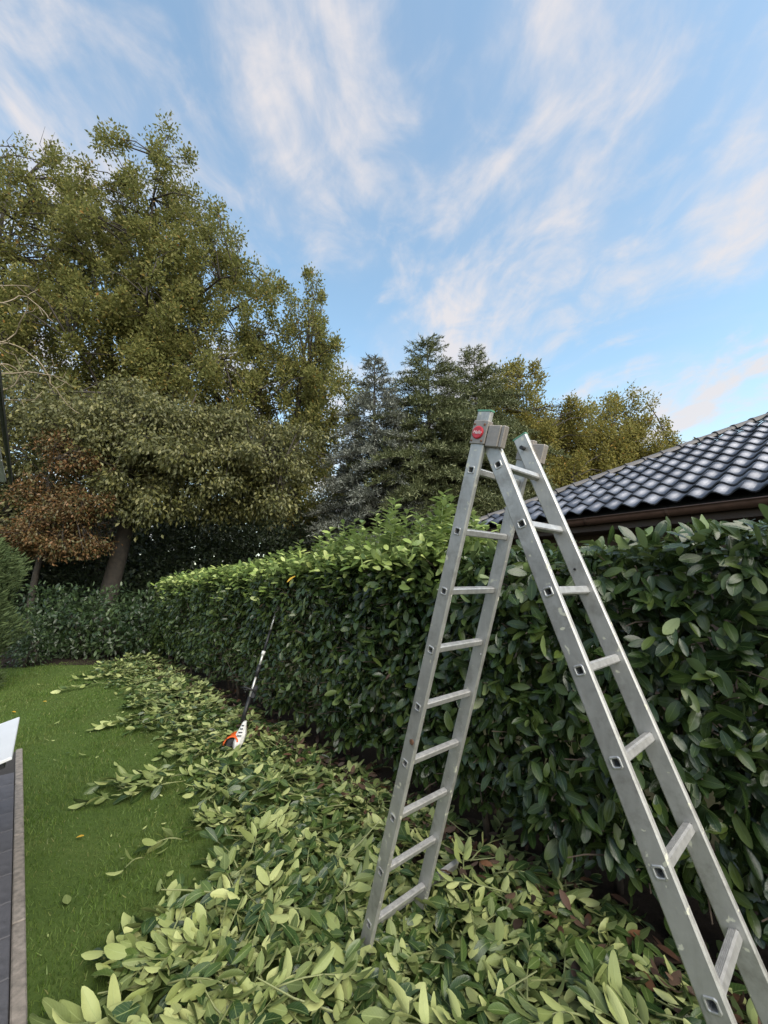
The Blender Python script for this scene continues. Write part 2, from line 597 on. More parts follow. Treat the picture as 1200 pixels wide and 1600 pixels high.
LEAF = [leaf_template((.07, .25, .50, .74, .90, .965), rwid, fold, curl, wave, sd)
        for rwid, fold, curl, wave, sd in ((.21, .22, .16, .012, 1), (.23, .12, .26, .018, 2), (.19, .32, .08, .012, 3), (.24, .18, -.06, .024, 4), (.22, .40, .20, .02, 5))]
LEAF_MD = [leaf_template((.16, .50, .84), *a) for a in ((.21, .22, .16, .012, 1), (.23, .12, .26, .018, 2), (.20, .32, .08, .012, 3), (.19, .45, .40, .03, 4, .5), (.18, .5, -.15, .03, 5, -.7))]
LEAF_LO = [leaf_template((.28, .68), rwid, fold, curl, 0.01, sd) for rwid, fold, curl, sd in ((.22, .2, .15, 6), (.2, .3, .2, 7))]
LEAF_C = LEAF + [leaf_template((.07, .25, .50, .74, .90, .965), *a) for a in ((.20, .45, .42, .03, 11, .5, .0), (.19, .60, -.22, .02, 12, -.7, .05), (.21, .10, .55, .03, 13, .9, .08), (.16, .9, .12, .02, 14, .3, .0), (.18, .3, .10, .035, 15, -1.1, .0))]
# leaf of a tree: folded diamond, two triangles
TREE_LEAF = (np.array([(0, 0, 0), (.25, .5, .09), (0, 1, -.10), (-.25, .5, .09)], float), np.array([(0, 1, 2), (0, 2, 3)], np.int32), np.zeros((0, 4), np.int32), np.zeros((4, 2)))
NEEDLE = (np.array([(-.09, 0, 0), (.09, 0, 0), (0, 1, 0)], float), np.array([(0, 1, 2)], np.int32), np.zeros((0, 4), np.int32), np.zeros((3, 2)))


def unit(a):
    return a / np.maximum(np.linalg.norm(a, axis=-1, keepdims=True), 1e-9)


def frames(D, N):
    D = unit(D)
    S = np.cross(D, N)
    S = unit(S)
    return D, np.cross(S, D), S


def scatter(tmpl, P, D, N, L, Wd=None):
    """returns V, T, Q, UV of the template placed at P along D with top side towards N, length L"""
    tv, tt, tqd, tu = tmpl
    D, N, S = frames(D, N)
    n, k = len(P), len(tv)
    L = np.broadcast_to(np.asarray(L, float), (n,))
    Wd = L if Wd is None else L * Wd
    V = P[:, None, :] + tv[None, :, 0, None] * (S * Wd[:, None])[:, None, :] + tv[None, :, 1, None] * (D * L[:, None])[:, None, :] + tv[None, :, 2, None] * (N * L[:, None])[:, None, :]
    off = (np.arange(n) * k)[:, None, None]
    return V.reshape(-1, 3), (tt[None] + off).reshape(-1, 3), (tqd[None] + off).reshape(-1, 4), np.tile(tu, (n, 1))


def multi(tmpls, P, D, N, L, Wd=None, name='foliage'):
    """mix of templates -> one mesh"""
    pick = RNG.integers(0, len(tmpls), len(P))
    L = np.broadcast_to(np.asarray(L, float), (len(P),))
    Vs, Ts, Qs, Us, b = [], [], [], [], 0
    for i, tm in enumerate(tmpls):
        m = pick == i
        if not m.any(): continue
        V, T, Q, U = scatter(tm, P[m], D[m], N[m], L[m], None if Wd is None else np.broadcast_to(Wd, (len(P),))[m])
        Vs.append(V); Ts.append(T + b); Qs.append(Q + b); Us.append(U)
        b += len(V)
    polys = [np.concatenate(Ts)]
    q = np.concatenate(Qs)
    if len(q): polys.append(q)
    return npmesh(name, np.concatenate(Vs), polys, np.concatenate(Us), smooth=len(q) > 0)


def rndn(n, s=1.0):
    return RNG.normal(0, s, (n, 3))


LEAF_ME = []
for i, (tv, tt, tqd, tu) in enumerate(LEAF):
    LEAF_ME.append((tv, tt, tqd, tu))


def leaf_mesh(i, mat, nm):
    tv, tt, tqd, tu = LEAF_C[i]
    me = npmesh(nm, tv, [tt, tqd], tu, smooth=True)
    me.materials.append(mat)
    return me


LM_H = [leaf_mesh(i, M['laurel'], 'hedge_leaf') for i in range(5)]
LM_C = [leaf_mesh(i, M['clip'], 'cut_leaf') for i in range(10)]
LM_Y = [leaf_mesh(i, M['yellow_leaf'], 'yellow_leaf') for i in range(2)]
LM_D = [leaf_mesh(i, M['dead'], 'dead_leaf') for i in range(3)]


def leaf_matrix(P, D, N, L):
    D, N, S = frames(np.array(D, float)[None], np.array(N, float)[None])
    m = Matrix.Identity(4)
    for r in range(3):
        m[r][0], m[r][1], m[r][2], m[r][3] = S[0][r] * L, D[0][r] * L, N[0][r] * L, P[r]
    return m


# ------------------------------------------------------------------ the laurel hedge
UP = np.array([0, 0, 1.0])
OUT = QN


def bump2(t, z):
    return (np.sin(t * 2.1 + 1.3 * np.sin(z * 1.7)) * .045 + np.sin(t * 5.3 + z * 3.1 + 1.0) * .035 + np.sin(t * 9.7 - z * 7.3) * .025 + np.sin(t * 3.1 + 2) * .03)


def hedge_top(t):
    return 2.02 + .07 * np.clip(-t, 0, 1) - 0.035 * np.clip(t - 1.5, 0, 10) + 0.02 * np.sin(t * 3.3) + .015 * np.sin(t * 7.9)


hedge = empty('laurel_hedge', tq(3.2, -0.6))
tag(hedge, 'long clipped cherry laurel hedge with dark glossy leaves behind the ladder', 'hedge')


def hedge_front(n, t0, t1, depth, lmin, lmax):
    t = RNG.uniform(t0, t1, n)
    zt = hedge_top(t)
    z = 0.16 + (zt - 0.16) * RNG.uniform(0, 1, n) ** 0.92
    # ragged lower edge
    z = np.maximum(z, 0.18 + 0.14 * np.abs(np.sin(t * 4.3)) + RNG.uniform(0, .12, n))
    dep = RNG.uniform(0, 1, n) ** 1.3 * depth
    # rounded shoulder at top, undercut at the bottom
    edge = np.clip((z - zt + 0.22) / 0.22, 0, 1)
    under = np.clip((0.75 - z) / 0.75, 0, 1)
    q = bump2(t, z) - dep - edge ** 2 * 0.16 - under * 0.22
    hole = (np.sin(t * 6.1 + 2.2 * np.sin(z * 4.3)) * np.sin(z * 7.7 + 1.9 * np.sin(t * 3.7)) + .5 * np.sin(t * 13.1 + z * 9.0) * np.sin(z * 15.3 - t * 5.0)) > .62
    dep = np.where(hole, dep + .12, dep)
    q = np.where(hole, q - .13, q)
    P = tqa(t, q, z)
    lat = RNG.normal(0, .75, n)
    D = OUT[None] * RNG.uniform(.15, .8, n)[:, None] + UP[None] * RNG.normal(-.5, .5, n)[:, None] + TN[None] * lat[:, None]
    N = OUT[None] * RNG.uniform(.25, 1.0, n)[:, None] + UP[None] * RNG.uniform(.15, 1.0, n)[:, None] + rndn(n, .42)
    L = RNG.uniform(lmin, lmax, n)
    return P, D, N, L, dep, t


# nearest and largest leaves are leaves of their own, the rest one mass
P, D, N, L, dep, tt_ = hedge_front(9500, -1.6, 2.6, .34, .075, .135)
camp = np.array(cam.location)
score = L / np.linalg.norm(P - camp, axis=1)
fr = (dep < .035) & (tt_ > -1.05)
idx = np.where(fr)[0]
idx = idx[np.argsort(-score[idx])][:300]
mask = np.ones(len(P), bool)
mask[idx] = False
for k in idx:
    o = link('leaf', LM_H[k % 5], None)
    o.matrix_world = leaf_matrix(P[k], D[k], N[k], L[k])
    child_at(o, hedge)
near = [P[mask], D[mask], N[mask], L[mask]]
o = link('foliage', multi(LEAF_LO, *hedge_front(2300, -3.4, -1.6, .34, .075, .13)[:4]), M['laurel_far'])
tag(o, kind='stuff')
child_at(o, hedge)
# loose top of the near, trimmed length
n = 3300
t = RNG.uniform(-3.4, 2.4, n); q = -RNG.uniform(.02, 1.05, n)
z = hedge_top(t) - RNG.uniform(0, .16, n) + .02 * np.sin(q * 9)
lat = RNG.normal(0, .7, n)
Pt = tqa(t, q, z)
Dt = UP[None] * RNG.normal(.35, .35, n)[:, None] + TN[None] * lat[:, None] + OUT[None] * RNG.normal(.2, .6, n)[:, None]
Nt = UP[None] * 1.0 + rndn(n, .5) + OUT[None] * .2
near = [np.concatenate(x) for x in zip(near, (Pt, Dt, Nt, RNG.uniform(.075, .13, n)))]
inner = np.concatenate([dep[mask] > .10, np.zeros(len(near[0]) - mask.sum(), bool)])
o = link('foliage', multi(LEAF_MD[:3], *[x[inner] for x in near]), M['laurel'])
tag(o, kind='stuff')
child_at(o, hedge)
near = [x[~inner] for x in near]
o = link('foliage', multi(LEAF, *near), M['laurel'])
tag(o, kind='stuff')
child_at(o, hedge)
# far half
P, D, N, L, dep, _ = hedge_front(14500, 2.6, 9.55, .34, .07, .115)
n = 1500                       # the end of the hedge
q = -RNG.uniform(0, 1.1, n); z = RNG.uniform(.2, 1.7, n)
t = 9.55 + .05 * np.sin(z * 9) - RNG.uniform(0, .15, n)
e = (tqa(t, q, z), TN[None] * .3 + UP[None] * RNG.normal(-.4, .4, n)[:, None] + OUT[None] * RNG.normal(0, .6, n)[:, None], TN[None] * .6 + UP[None] * .5 + rndn(n, .4), RNG.uniform(.07, .115, n))
far = [np.concatenate(x) for x in zip((P, D, N, L), e)]
n = 4500
t = RNG.uniform(2.4, 9.55, n); q = -RNG.uniform(.05, 1.05, n)
z = hedge_top(t) - RNG.uniform(0, .2, n)
e = (tqa(t, q, z), UP[None] * RNG.normal(.3, .35, n)[:, None] + TN[None] * RNG.normal(0, .7, n)[:, None] + OUT[None] * RNG.normal(.2, .6, n)[:, None], UP[None] + rndn(n, .5), RNG.uniform(.07, .12, n))
far = [np.concatenate(x) for x in zip(far, e)]
o = link('foliage', multi(LEAF_LO, *far), M['laurel_far'])
tag(o, kind='stuff')
child_at(o, hedge)
# inner and rear leaves that close the hedge against the light
n = 9500
t = RNG.uniform(-3.4, 9.5, n); q = -RNG.uniform(.3, 1.15, n)
z = RNG.uniform(.35, 1.0, n) ** .8 * hedge_top(t) - .04
e = (tqa(t, q, z), rndn(n) + UP[None] * -.3, -OUT[None] * .4 + UP[None] * .6 + rndn(n, .5), RNG.uniform(.10, .16, n))
o = link('foliage', multi(LEAF_LO, *e), M['laurel_far'])
tag(o, kind='stuff')
child_at(o, hedge)
# stems rooted in the soil, forking inside the hedge
for k in range(30):
    t0 = -3.1 + k * .43 + random.uniform(-.12, .12)
    q0 = -.34 + random.uniform(-.12, .14)
    mb = MB()
    a = Vector(tq(t0, q0, -0.01))
    pts = [a]
    for s in range(4):
        a = a + Vector((random.uniform(-.06, .06), random.uniform(-.06, .06), .24))
        pts.append(a)
    mb.tube(pts, [.026, .022, .019, .016, .012], 7)
    for s in range(5):
        b = pts[random.randint(1, 4)]
        out = Vector(QN) * random.uniform(-.5, .42) + Vector(TN) * random.uniform(-.5, .5) + Vector((0, 0, random.uniform(.25, .8)))
        mb.tube([b, b + out * .5 + Vector((0, 0, .03)), b + out], [.010, .007, .003], 5)
    child_at(mb.build('stem', M['hedge_stem'], None, True), hedge)

tw = MB()
for k in range(520):
    t = random.uniform(-1.4, 6.0); z = random.uniform(.35, 1.95)
    q = float(bump2(np.array([t]), np.array([z]))[0])
    a = tq(t, q - .16, z - .05)
    d = OUT * random.uniform(.10, .20) + TN * random.gauss(0, .07) + UP * random.uniform(-.02, .12)
    tw.tube([a, a + d * .6 + UP * .01, a + d], [.0042, .0036, .0030], 5)
o = child_at(tw.build('cut_twigs', M['hedge_stem']), hedge)
tag(o, kind='stuff')

# untrimmed pale shoots along the top of the far half
n_sh = 300
SP, SD, SN, SL = [], [], [], []
stem = MB()
for k in range(n_sh):
    t = 0.9 + 7.2 * random.random() ** 1.25
    q = -random.uniform(.05, 1.1)
    # tallest near t = 2.2, lower towards the far end and right at its start
    tall = .46 * math.exp(-((t - 1.8) / 1.6) ** 2) + .27
    h = tall * random.uniform(.35, 1.0) * (0.55 + .45 * min(1, -q / .5))
    if t < 1.15: h *= .6
    zb = float(hedge_top(np.array([t]))[0]) - .10
    base = tq(t, q, zb)
    lean = np.array([random.uniform(-.14, .14), random.uniform(-.14, .14), 1.0])
    stem.tube([base, base + lean * (h + .1) * .5, base + lean * (h + .1)], [.006, .005, .003], 4, False)
    nl = int(8 + h * 34)
    for i in range(nl):
        f = (i + .6) / nl
        p = base + lean * (h + .1) * f
        az = i * 2.4 + random.uniform(-.4, .4)
        upw = .05 + .55 * f
        d = np.array([math.cos(az), math.sin(az), upw])
        nn_ = np.array([-math.cos(az) * upw, -math.sin(az) * upw, 1.0]) + np.array([random.gauss(0, .25) for _ in range(3)])
        SP.append(p); SD.append(d); SN.append(nn_); SL.append(random.uniform(.10, .15) * (1.0 - .2 * f))
n = 5200
t = .8 + 8.7 * RNG.uniform(0, 1, n) ** 1.1
q = -RNG.uniform(-.03, 1.05, n) ** 1.3 if False else -np.abs(RNG.uniform(-.02, 1.0, n))
z = hedge_top(t) + RNG.uniform(-.10, .12, n)
m_ = RNG.uniform(0, 1, n) < .26
q = np.where(m_, RNG.uniform(-.15, .06, n) + bump2(t, z), q)
z = np.where(m_, hedge_top(t) - (.34 + .22 * np.sin(t * 2.7) * np.sin(t * 1.1 + 1)) * RNG.uniform(0, 1, n) ** 1.9, z)
for a_, b_ in ((SP, tqa(t, q, z)), (SD, UP[None] * RNG.normal(.3, .35, n)[:, None] + rndn(n, .8) * np.array([1, 1, .3]) + OUT[None] * .35), (SN, UP[None] + rndn(n, .4) + OUT[None] * .3), (SL, RNG.uniform(.08, .125, n))):
    a_.extend(list(b_))
o = link('young_shoots', multi(LEAF_MD[:3], np.array(SP), np.array(SD), np.array(SN), np.array(SL), 1.15), M['laurel_young'])
tag(o, 'pale green untrimmed shoots on top of the hedge', kind='stuff')
child_at(o, hedge)
child_at(stem.build('shoot_stems', M['shoot_stem']), hedge)['kind'] = 'stuff'
for (t, q, z, s) in ((3.0, .02, 1.86, .12), (1.35, .03, 1.05, .06), (3.75, .03, 1.52, .08)):
    o = link('leaf', LM_Y[0] if z > 1.8 else LM_D[1], None)
    o.matrix_world = leaf_matrix(tq(t, q, z), OUT - UP * .6 + TN * .3, OUT + UP * .5, s)
    child_at(o, hedge)
    o['label'] = 'yellowed leaf on the hedge' if z > 1.8 else 'brown withered leaf on the hedge'

# ------------------------------------------------------------------ heap of clippings
QB = np.array([(-2.0, 2.0), (-.3, 2.0), (.6, 2.05), (1.15, 2.12), (1.30, 1.80), (1.45, 1.35), (1.7, 1.24), (1.95, 1.38), (2.4, 1.12), (3.05, 1.14), (3.4, 1.02), (4.3, 1.0), (4.95, 1.26), (5.6, 1.05), (7.1, .95), (8.6, 1.08), (9.6, .8), (10.0, .5)])


def q_edge(t):
    return np.interp(t, QB[:, 0], QB[:, 1])


def heap_h(t, q):
    e = np.clip((q_edge(t) - q) / .55, 0, 1)
    b = np.clip((q + .12) / .45, 0, 1)
    hh = .085 + .03 * np.sin(t * 2.3 + q * 3) + .03 * np.sin(t * 5.1 - q * 4)
    lad = 1 - .62 * np.exp(-(((t - .55) / .55) ** 2 + ((q - .65) / .4) ** 2))     # trodden down round the ladder foot
    lad = lad * (1 - .75 * np.exp(-(((t - 3.12) / .36) ** 2 + ((q - .55) / .30) ** 2)))
    return hh * e * (2 - e) * (.25 + .75 * b) * lad * np.where(t > 4, 1.25, 1.0)


def sprig_leaves(pos, az, length, nl, flip, lmin, lmax, tilt=0.10, rise=0.0):
    """leaves of a cut shoot lying at pos, pointing along az: lists of (P, D, N, L), stem points"""
    ax = np.array([math.cos(az), math.sin(az), 0.0])
    sd = np.array([-ax[1], ax[0], 0.0])
    bend = random.uniform(-.25, .25)
    out, pts = [], []
    for i in range(6):
        f = i / 5
        pts.append(pos + ax * length * f + sd * bend * length * f * f + UP * (rise * math.sin(math.pi * min(f, 1.0)) + .012))
    for i in range(nl):
        f = .18 + .82 * (i + .5) / nl
        p = pos + ax * length * f + sd * bend * length * f * f + UP * (rise * math.sin(math.pi * f) + .012)
        s = 1 if i % 2 else -1
        sp = random.uniform(.5, 1.15) * (1.0 - .55 * f)
        d = ax * (1 - .3 * sp) + sd * s * sp + UP * random.gauss(.02, .24)
        nrm = UP * (-1 if flip else 1) + np.array([random.gauss(0, .52) for _ in range(3)])
        if random.random() < .14: nrm = -nrm
        out.append((p, d, nrm, random.uniform(lmin, lmax)))
    return out, pts


def in_heap(margin=0.0, t0=-1.0, t1=9.8, rx=.20, ry=.17):
    while True:
        t = random.uniform(t0, t1)
        qe = float(q_edge(np.array([t]))[0]) - margin
        q = random.uniform(-.16 if t < 2.2 else -.05, 2.15)
        if q < qe and not (abs(t - 3.16) < rx and abs(q - .50) < ry): return t, q


# mass of the heap: loose leaves and short shoots all through it
hp = [[], [], [], []]


def put(lst):
    for p, d, nn2, l in lst:
        hp[0].append(p); hp[1].append(d); hp[2].append(nn2); hp[3].append(l)


stuff_stem = MB()
for k in range(1700):
    t, q = in_heap(.13, -1.3)
    if t > 4 and random.random() < .3: t, q = in_heap(.13, -1.2, 4)
    h = float(heap_h(np.array([t]), np.array([q]))[0])
    pos = tq(t, q, h * random.uniform(.15, .9))
    ls, pts = sprig_leaves(pos, random.uniform(0, 6.28), random.uniform(.15, .36), random.randint(6, 11), random.random() < .45, .065, .122, rise=random.uniform(0, .04))
    put(ls)
    if k % 2 == 0: stuff_stem.tube(pts[::2] + [pts[-1]], [.004, .0035, .003, .002], 4, False)
hp = [np.array(x) for x in hp]
hnear = np.linalg.norm(hp[0] - camp, axis=1) < 3.3
heap = link('hedge_clippings', multi(LEAF_C, *[x[hnear] for x in hp], 1.12, name='hedge_clippings'), M['clip'])
tag(heap, 'long heap of cut laurel leaves on the grass along the hedge foot', 'clippings', kind='stuff')
o = link('clippings', multi(LEAF_MD, *[x[~hnear] for x in hp], 1.12, name='clippings'), M['clip'], heap)
tag(o, kind='stuff')
for k in range(420):
    t, q = in_heap(.15, -1.2, 8)
    h = float(heap_h(np.array([t]), np.array([q]))[0])
    az, ln_ = random.uniform(0, 6.28), random.uniform(.12, .36)
    a = tq(t, q, h * random.uniform(.5, 1.1) + .01)
    d = np.array([math.cos(az), math.sin(az), random.gauss(.05, .16)])
    side = np.array([-d[1], d[0], 0]) * random.uniform(-.12, .12)
    stuff_stem.tube([a, a + (d + side) * ln_ * .5, a + d * ln_], [.0045, .004, .0028], 5, False)
st_o = stuff_stem.build('twigs', M['green_stem'], heap)
tag(st_o, kind='stuff')

# cut shoots on top of the heap, each a thing of its own
G_HEAP = 'cut laurel shoots on the heap'
n_near = 0


def make_shoot(pos, az, length, nl, flip, lmin, lmax, label, group=None, rise=.03, parts=True, rr=.0045):
    ls, pts = sprig_leaves(pos, az, length, nl, flip, lmin, lmax, rise=rise)
    root = empty('cut_laurel_shoot', pos)
    tag(root, label, 'cut shoot', group)
    mb = MB()
    mb.tube(pts, [rr, rr * .95, rr * .85, rr * .7, rr * .55, rr * .4], 5)
    child_at(mb.build('stem', M['green_stem'], None, True), root)
    if parts:
        for i, (p, d, nn2, l) in enumerate(ls):
            o = link('leaf', LM_C[random.randrange(10)], None)
            o.matrix_world = leaf_matrix(p, d, nn2, l)
            child_at(o, root)
    else:
        a = [np.array(x) for x in zip(*ls)]
        o = link('leaves', multi(LEAF_LO, *a, name='leaves'), M['clip'])
        child_at(o, root)
    return root


LAB_N = 'cut laurel shoot with large leaves on the near heap by the ladder'
LAB_F = 'small cut laurel shoot on the far stretch of the heap along the hedge'
for k in range(112):
    t, q = in_heap(.17, -.75, 3.2, .38, .30)
    h = float(heap_h(np.array([t]), np.array([q]))[0])
    lab = 'cut laurel shoot on the near heap, ' + ('in front of the ladder' if t < .35 else 'level with the ladder legs' if t < 1.3 else 'just beyond the ladder') + (', close to the hedge' if q < .5 else ', in the middle' if q < 1.1 else ', on the lawn side')
    make_shoot(tq(t, q, h + random.uniform(-.01, .035)), random.uniform(0, 6.28), random.uniform(.22, .42), random.randint(7, 11), random.random() < .60, .08, .135, lab, lab.replace('shoot', 'shoots', 1), rise=random.uniform(.005, .045))
for k in range(130):
    t, q = in_heap(.15, 3.2, 9.6, .30, .26)
    h = float(heap_h(np.array([t]), np.array([q]))[0])
    lab = 'small cut laurel shoot on the heap ' + ('before the hedge trimmer' if t < 4.3 else 'just past the hedge trimmer' if t < 6.2 else 'near its far end') + (', close to the hedge' if q < .45 else ', on the lawn side')
    make_shoot(tq(t, q, h + random.uniform(0, .04)), random.uniform(0, 6.28), random.uniform(.25, .5), random.randint(8, 12), random.random() < .66, .075, .125, lab, lab.replace('shoot', 'shoots', 1), rise=random.uniform(.01, .07), parts=False)

# shoots that lie apart on the grass
azT = math.atan2(TN[1], TN[0])


def az_of(v): return math.atan2(v[1], v[0])


def az_tq(a, b):
    v = tq(*b) - tq(*a)
    return math.atan2(v[1], v[0])


lone = [((.55, 1.62), (1.16, 2.14), .74, 15, 'long cut laurel branch pointing from the near heap towards the paving', .10, .145),
        ((.75, 1.50), (1.36, 1.93), .66, 14, 'long cut laurel branch with pale undersides beside the lawn edge of the near heap', .095, .14),
        ((1.0, 1.42), (1.45, 1.72), .52, 12, 'upper branch of the fan of cut laurel reaching onto the lawn', .09, .135),
        ((.35, 1.72), (.95, 2.15), .62, 13, 'lowest branch of the fan of cut laurel in the near corner of the lawn', .10, .145),
        ((.30, 1.50), (.80, 1.95), .60, 13, 'cut laurel branch with broad pale leaves lying in the near corner of the heap', .10, .14),
        ((3.05, 1.10), (3.02, 1.90), .74, 15, 'large cut laurel branch lying out across the lawn between heap and paving', .10, .14),
        ((3.2, 1.12), (3.25, 1.78), .60, 13, 'upper of the two cut laurel branches lying side by side out on the lawn', .12, .15),
        ((2.9, 1.12), (2.85, 1.62), .42, 9, 'short cut laurel sprig below the branches out on the lawn', .10, .14),
        ((4.9, 1.10), (5.05, 1.55), .45, 11, 'cut laurel branch poking out of the middle of the heap onto the lawn', .12, .15),
        ((7.6, 1.05), (7.55, 1.75), .70, 12, 'cut laurel branch far out on the lawn near the rear hedge', .095, .14),
        ((8.0, 1.00), (8.3, 1.55), .55, 11, 'cut laurel branch beside the far end of the heap', .10, .145),
        ((2.02, 1.38), (2.10, 1.60), .20, 4, 'tiny laurel sprig with pale leaves alone on the lawn', .10, .12),
        ((1.98, 1.62), (1.92, 1.75), .16, 3, 'smallest laurel sprig lying by itself on the near lawn', .08, .10)]
for a, b, ln, nl, lab, l0, l1 in lone:
    make_shoot(tq(a[0], a[1], .03), az_tq(a, b), ln, int(nl * 1.3), True, l0, l1, lab, rise=.03)
for a, b, ln, nl, lab, l0, l1 in lone[:7]:
    # doubled-up leaves of the big branches
    ls, pts = sprig_leaves(tq(a[0] - .06, a[1] - .05, .05), az_tq(a, b) + random.uniform(-.2, .2), ln * .85, nl, True, l0 * .8, l1 * .9, rise=.05)
    aa = [np.array(x) for x in zip(*ls)]
    o = link('hedge_clippings', multi(LEAF, *aa, name='clip_extra'), M['clip'])
    tag(o, kind='stuff')
    child_at(o, heap)

# single fallen leaves on the lawn
spots = [(1.85, 2.02, 0), (2.55, 1.88, 1), (2.0, 1.55, 0), (6.9, 1.92, 1), (6.2, 1.7, 0), (5.6, 1.9, 0), (3.7, 1.5, 0), (4.2, 1.7, 0), (7.7, 2.5, 0), (8.6, 2.3, 0), (9.0, 1.8, 0), (8.2, 1.95, 0),
         (2.25, 1.42, 0), (1.75, 1.50, 0), (1.62, 1.62, 0), (1.6, 1.42, 0), (6.6, 2.3, 1), (5.1, 2.05, 0), (9.2, 2.6, 0), (7.2, 2.8, 0)]
for t, q, yl in spots:
    o = link('fallen_leaf', LM_Y[random.randrange(2)] if yl else LM_C[random.randrange(5)], None)
    o.matrix_world = leaf_matrix(tq(t, q, .028), (random.gauss(0, 1), random.gauss(0, 1), .12), (random.gauss(0, .25), random.gauss(0, .25), 1 if yl else -1), .055 if yl else random.uniform(.05, .10))
    if yl: tag(o, 'small yellow leaf lying alone on the lawn', 'leaf', 'yellow fallen leaves')
    else: tag(o, 'single pale green leaf lying flat on the lawn', 'leaf', 'green leaves on the lawn')

n = 420
t = RNG.uniform(.2, 9.5, n); q = q_edge(t) + RNG.exponential(.35, n) - .1
ok = (q < 2.15)
t, q = t[ok], q[ok]; n = len(t)
o = link('leaf_scraps', multi(LEAF_LO, tqa(t, q, np.full(n, .022)), rndn(n) * np.array([1, 1, .2]), UP[None] * np.sign(RNG.normal(-.3, 1, n))[:, None] + rndn(n, .4), RNG.uniform(.015, .045, n)), M['clip'])
tag(o, 'small scraps of cut leaf sprinkled over the lawn', 'leaf scraps', kind='stuff')

# brown litter under the hedge
n = 1300
t = RNG.uniform(-1.6, 9, n); q = RNG.normal(.04, .16, n) - .05
P = tqa(t, q, .012 + RNG.uniform(0, .05, n) + np.clip(heap_h(t, q), 0, .1))
o = link('leaf_litter', multi(LEAF[:3], P, rndn(n) * np.array([1, 1, .25]), UP[None] * np.sign(RNG.normal(.3, 1, n))[:, None] + rndn(n, .35), RNG.uniform(.05, .10, n)), M['dead'])
tag(o, 'brown dead leaves on the bare soil under the laurel hedge', 'leaf litter', kind='stuff')

# ------------------------------------------------------------------ lawn grass
n = 97000
t = -1.6 + 12.1 * RNG.uniform(0, 1, n) ** 1.5
q = RNG.uniform(.55, 2.212, n) + np.where((t > 4.9), RNG.uniform(0, 1, n) * (t - 4.0) * .5, 0)
keep = (q > q_edge(t) - .45) & ((q < 2.188 + .026 * RNG.uniform(0, 1, n) ** 2) | (t > 4.95))
t, q = t[keep], q[keep]
n = len(t)
P = tqa(t, q, np.zeros(n))
D = UP[None] + rndn(n, .42)
s = RNG.uniform(.014, .032, n) * (1 + .25 * np.sin(t * 3 + q * 5)) * (1 + .03 * np.clip(t, 0, 10))
GR = (np.array([(-.06, 0, 0), (.06, 0, 0), (.045, .55, .05), (-.045, .55, .05), (0, 1, .20)], float), np.array([(3, 2, 4)], np.int32), np.array([(0, 1, 2, 3)], np.int32), np.zeros((5, 2)))
V, T, Q, U = scatter(GR, P, D, rndn(n) + np.array([0, 0, .3]), s, 1 + .10 * np.clip(t, 0, 10))
o = link('grass', npmesh('grass', V, [T, Q]), M['grass'])
tag(o, 'short mown green grass of the lawn beside the heap', 'grass', kind='stuff')


# ------------------------------------------------------------------ the ladder
U3 = Vector((math.cos(.72516), math.sin(.72516), 0))
N3 = Vector((-U3.y, U3.x, 0))
aL, aR = .31516, .34142
dL = (Vector((0, 0, -1)) * math.cos(aL) + N3 * math.sin(aL)).normalized()
dR = (Vector((0, 0, -1)) * math.cos(aR) - N3 * math.sin(aR)).normalized()
A_ = Vector((.38632, 1.76193, 2.29967))
B_ = Vector((.38632, 1.76193, 2.30233)) - N3 * .12091 + U3 * .0256
WL, WR = .38235, .32554
SW, ST = .073, .025
lad = empty('combination_ladder', (0.39, 1.76, 0))
tag(lad, 'weathered aluminium double ladder standing open as an A-frame before the hedge', 'ladder')


def stile(org, d, e, s0, s1, u0, holes, name='stile'):
    """hollow profile: outer wall at u0 (towards -U), hole pattern through both walls"""
    V, F = [], []
    h = .0145
    ch = .005

    def P(s, w, uu): return org + d * s + e * w + U3 * uu
    ss = [s0]
    for c in holes:
        ss += [c - h, c + h]
    ss.append(s1)
    ww = [-SW / 2 + ch, -h, h, SW / 2 - ch]
    for uu, rev in ((u0, False), (u0 + ST, True)):
        b = len(V)
        for s in ss:
            for w_ in ww: V.append(P(s, w_, uu))
        for i in range(len(ss) - 1):
            for j in range(3):
                if j == 1 and i % 2 == 1: continue
                a = b + i * 4 + j
                f = (a, a + 1, a + 5, a + 4)
                F.append(f if not rev else f[::-1])
    prof = [(-SW / 2 + ch, u0), (-SW / 2, u0 + ch), (-SW / 2, u0 + ST - ch), (-SW / 2 + ch, u0 + ST)]
    prof2 = [(SW / 2 - ch, u0), (SW / 2, u0 + ch), (SW / 2, u0 + ST - ch), (SW / 2 - ch, u0 + ST)]
    for pr in (prof, prof2):
        b = len(V)
        for s in (s0, s1):
            for w_, uu in pr: V.append(P(s, w_, uu))
        for j in range(3): F.append((b + j, b + j + 1, b + 4 + j + 1, b + 4 + j))
    b = len(V)
    ring = prof + prof2[::-1]
    for s in (s0, s1):
        for w_, uu in ring: V.append(P(s, w_, uu))
    F.append(tuple(range(b, b + 8)))
    F.append(tuple(range(b + 15, b + 7, -1)))
    me = pymesh(name, V, F)
    bm = bmesh.new(); bm.from_mesh(me)
    bmesh.ops.recalc_face_normals(bm, faces=bm.faces)
    bm.to_mesh(me); bm.free()
    return child_at(link(name, me, M['alu']), lad)


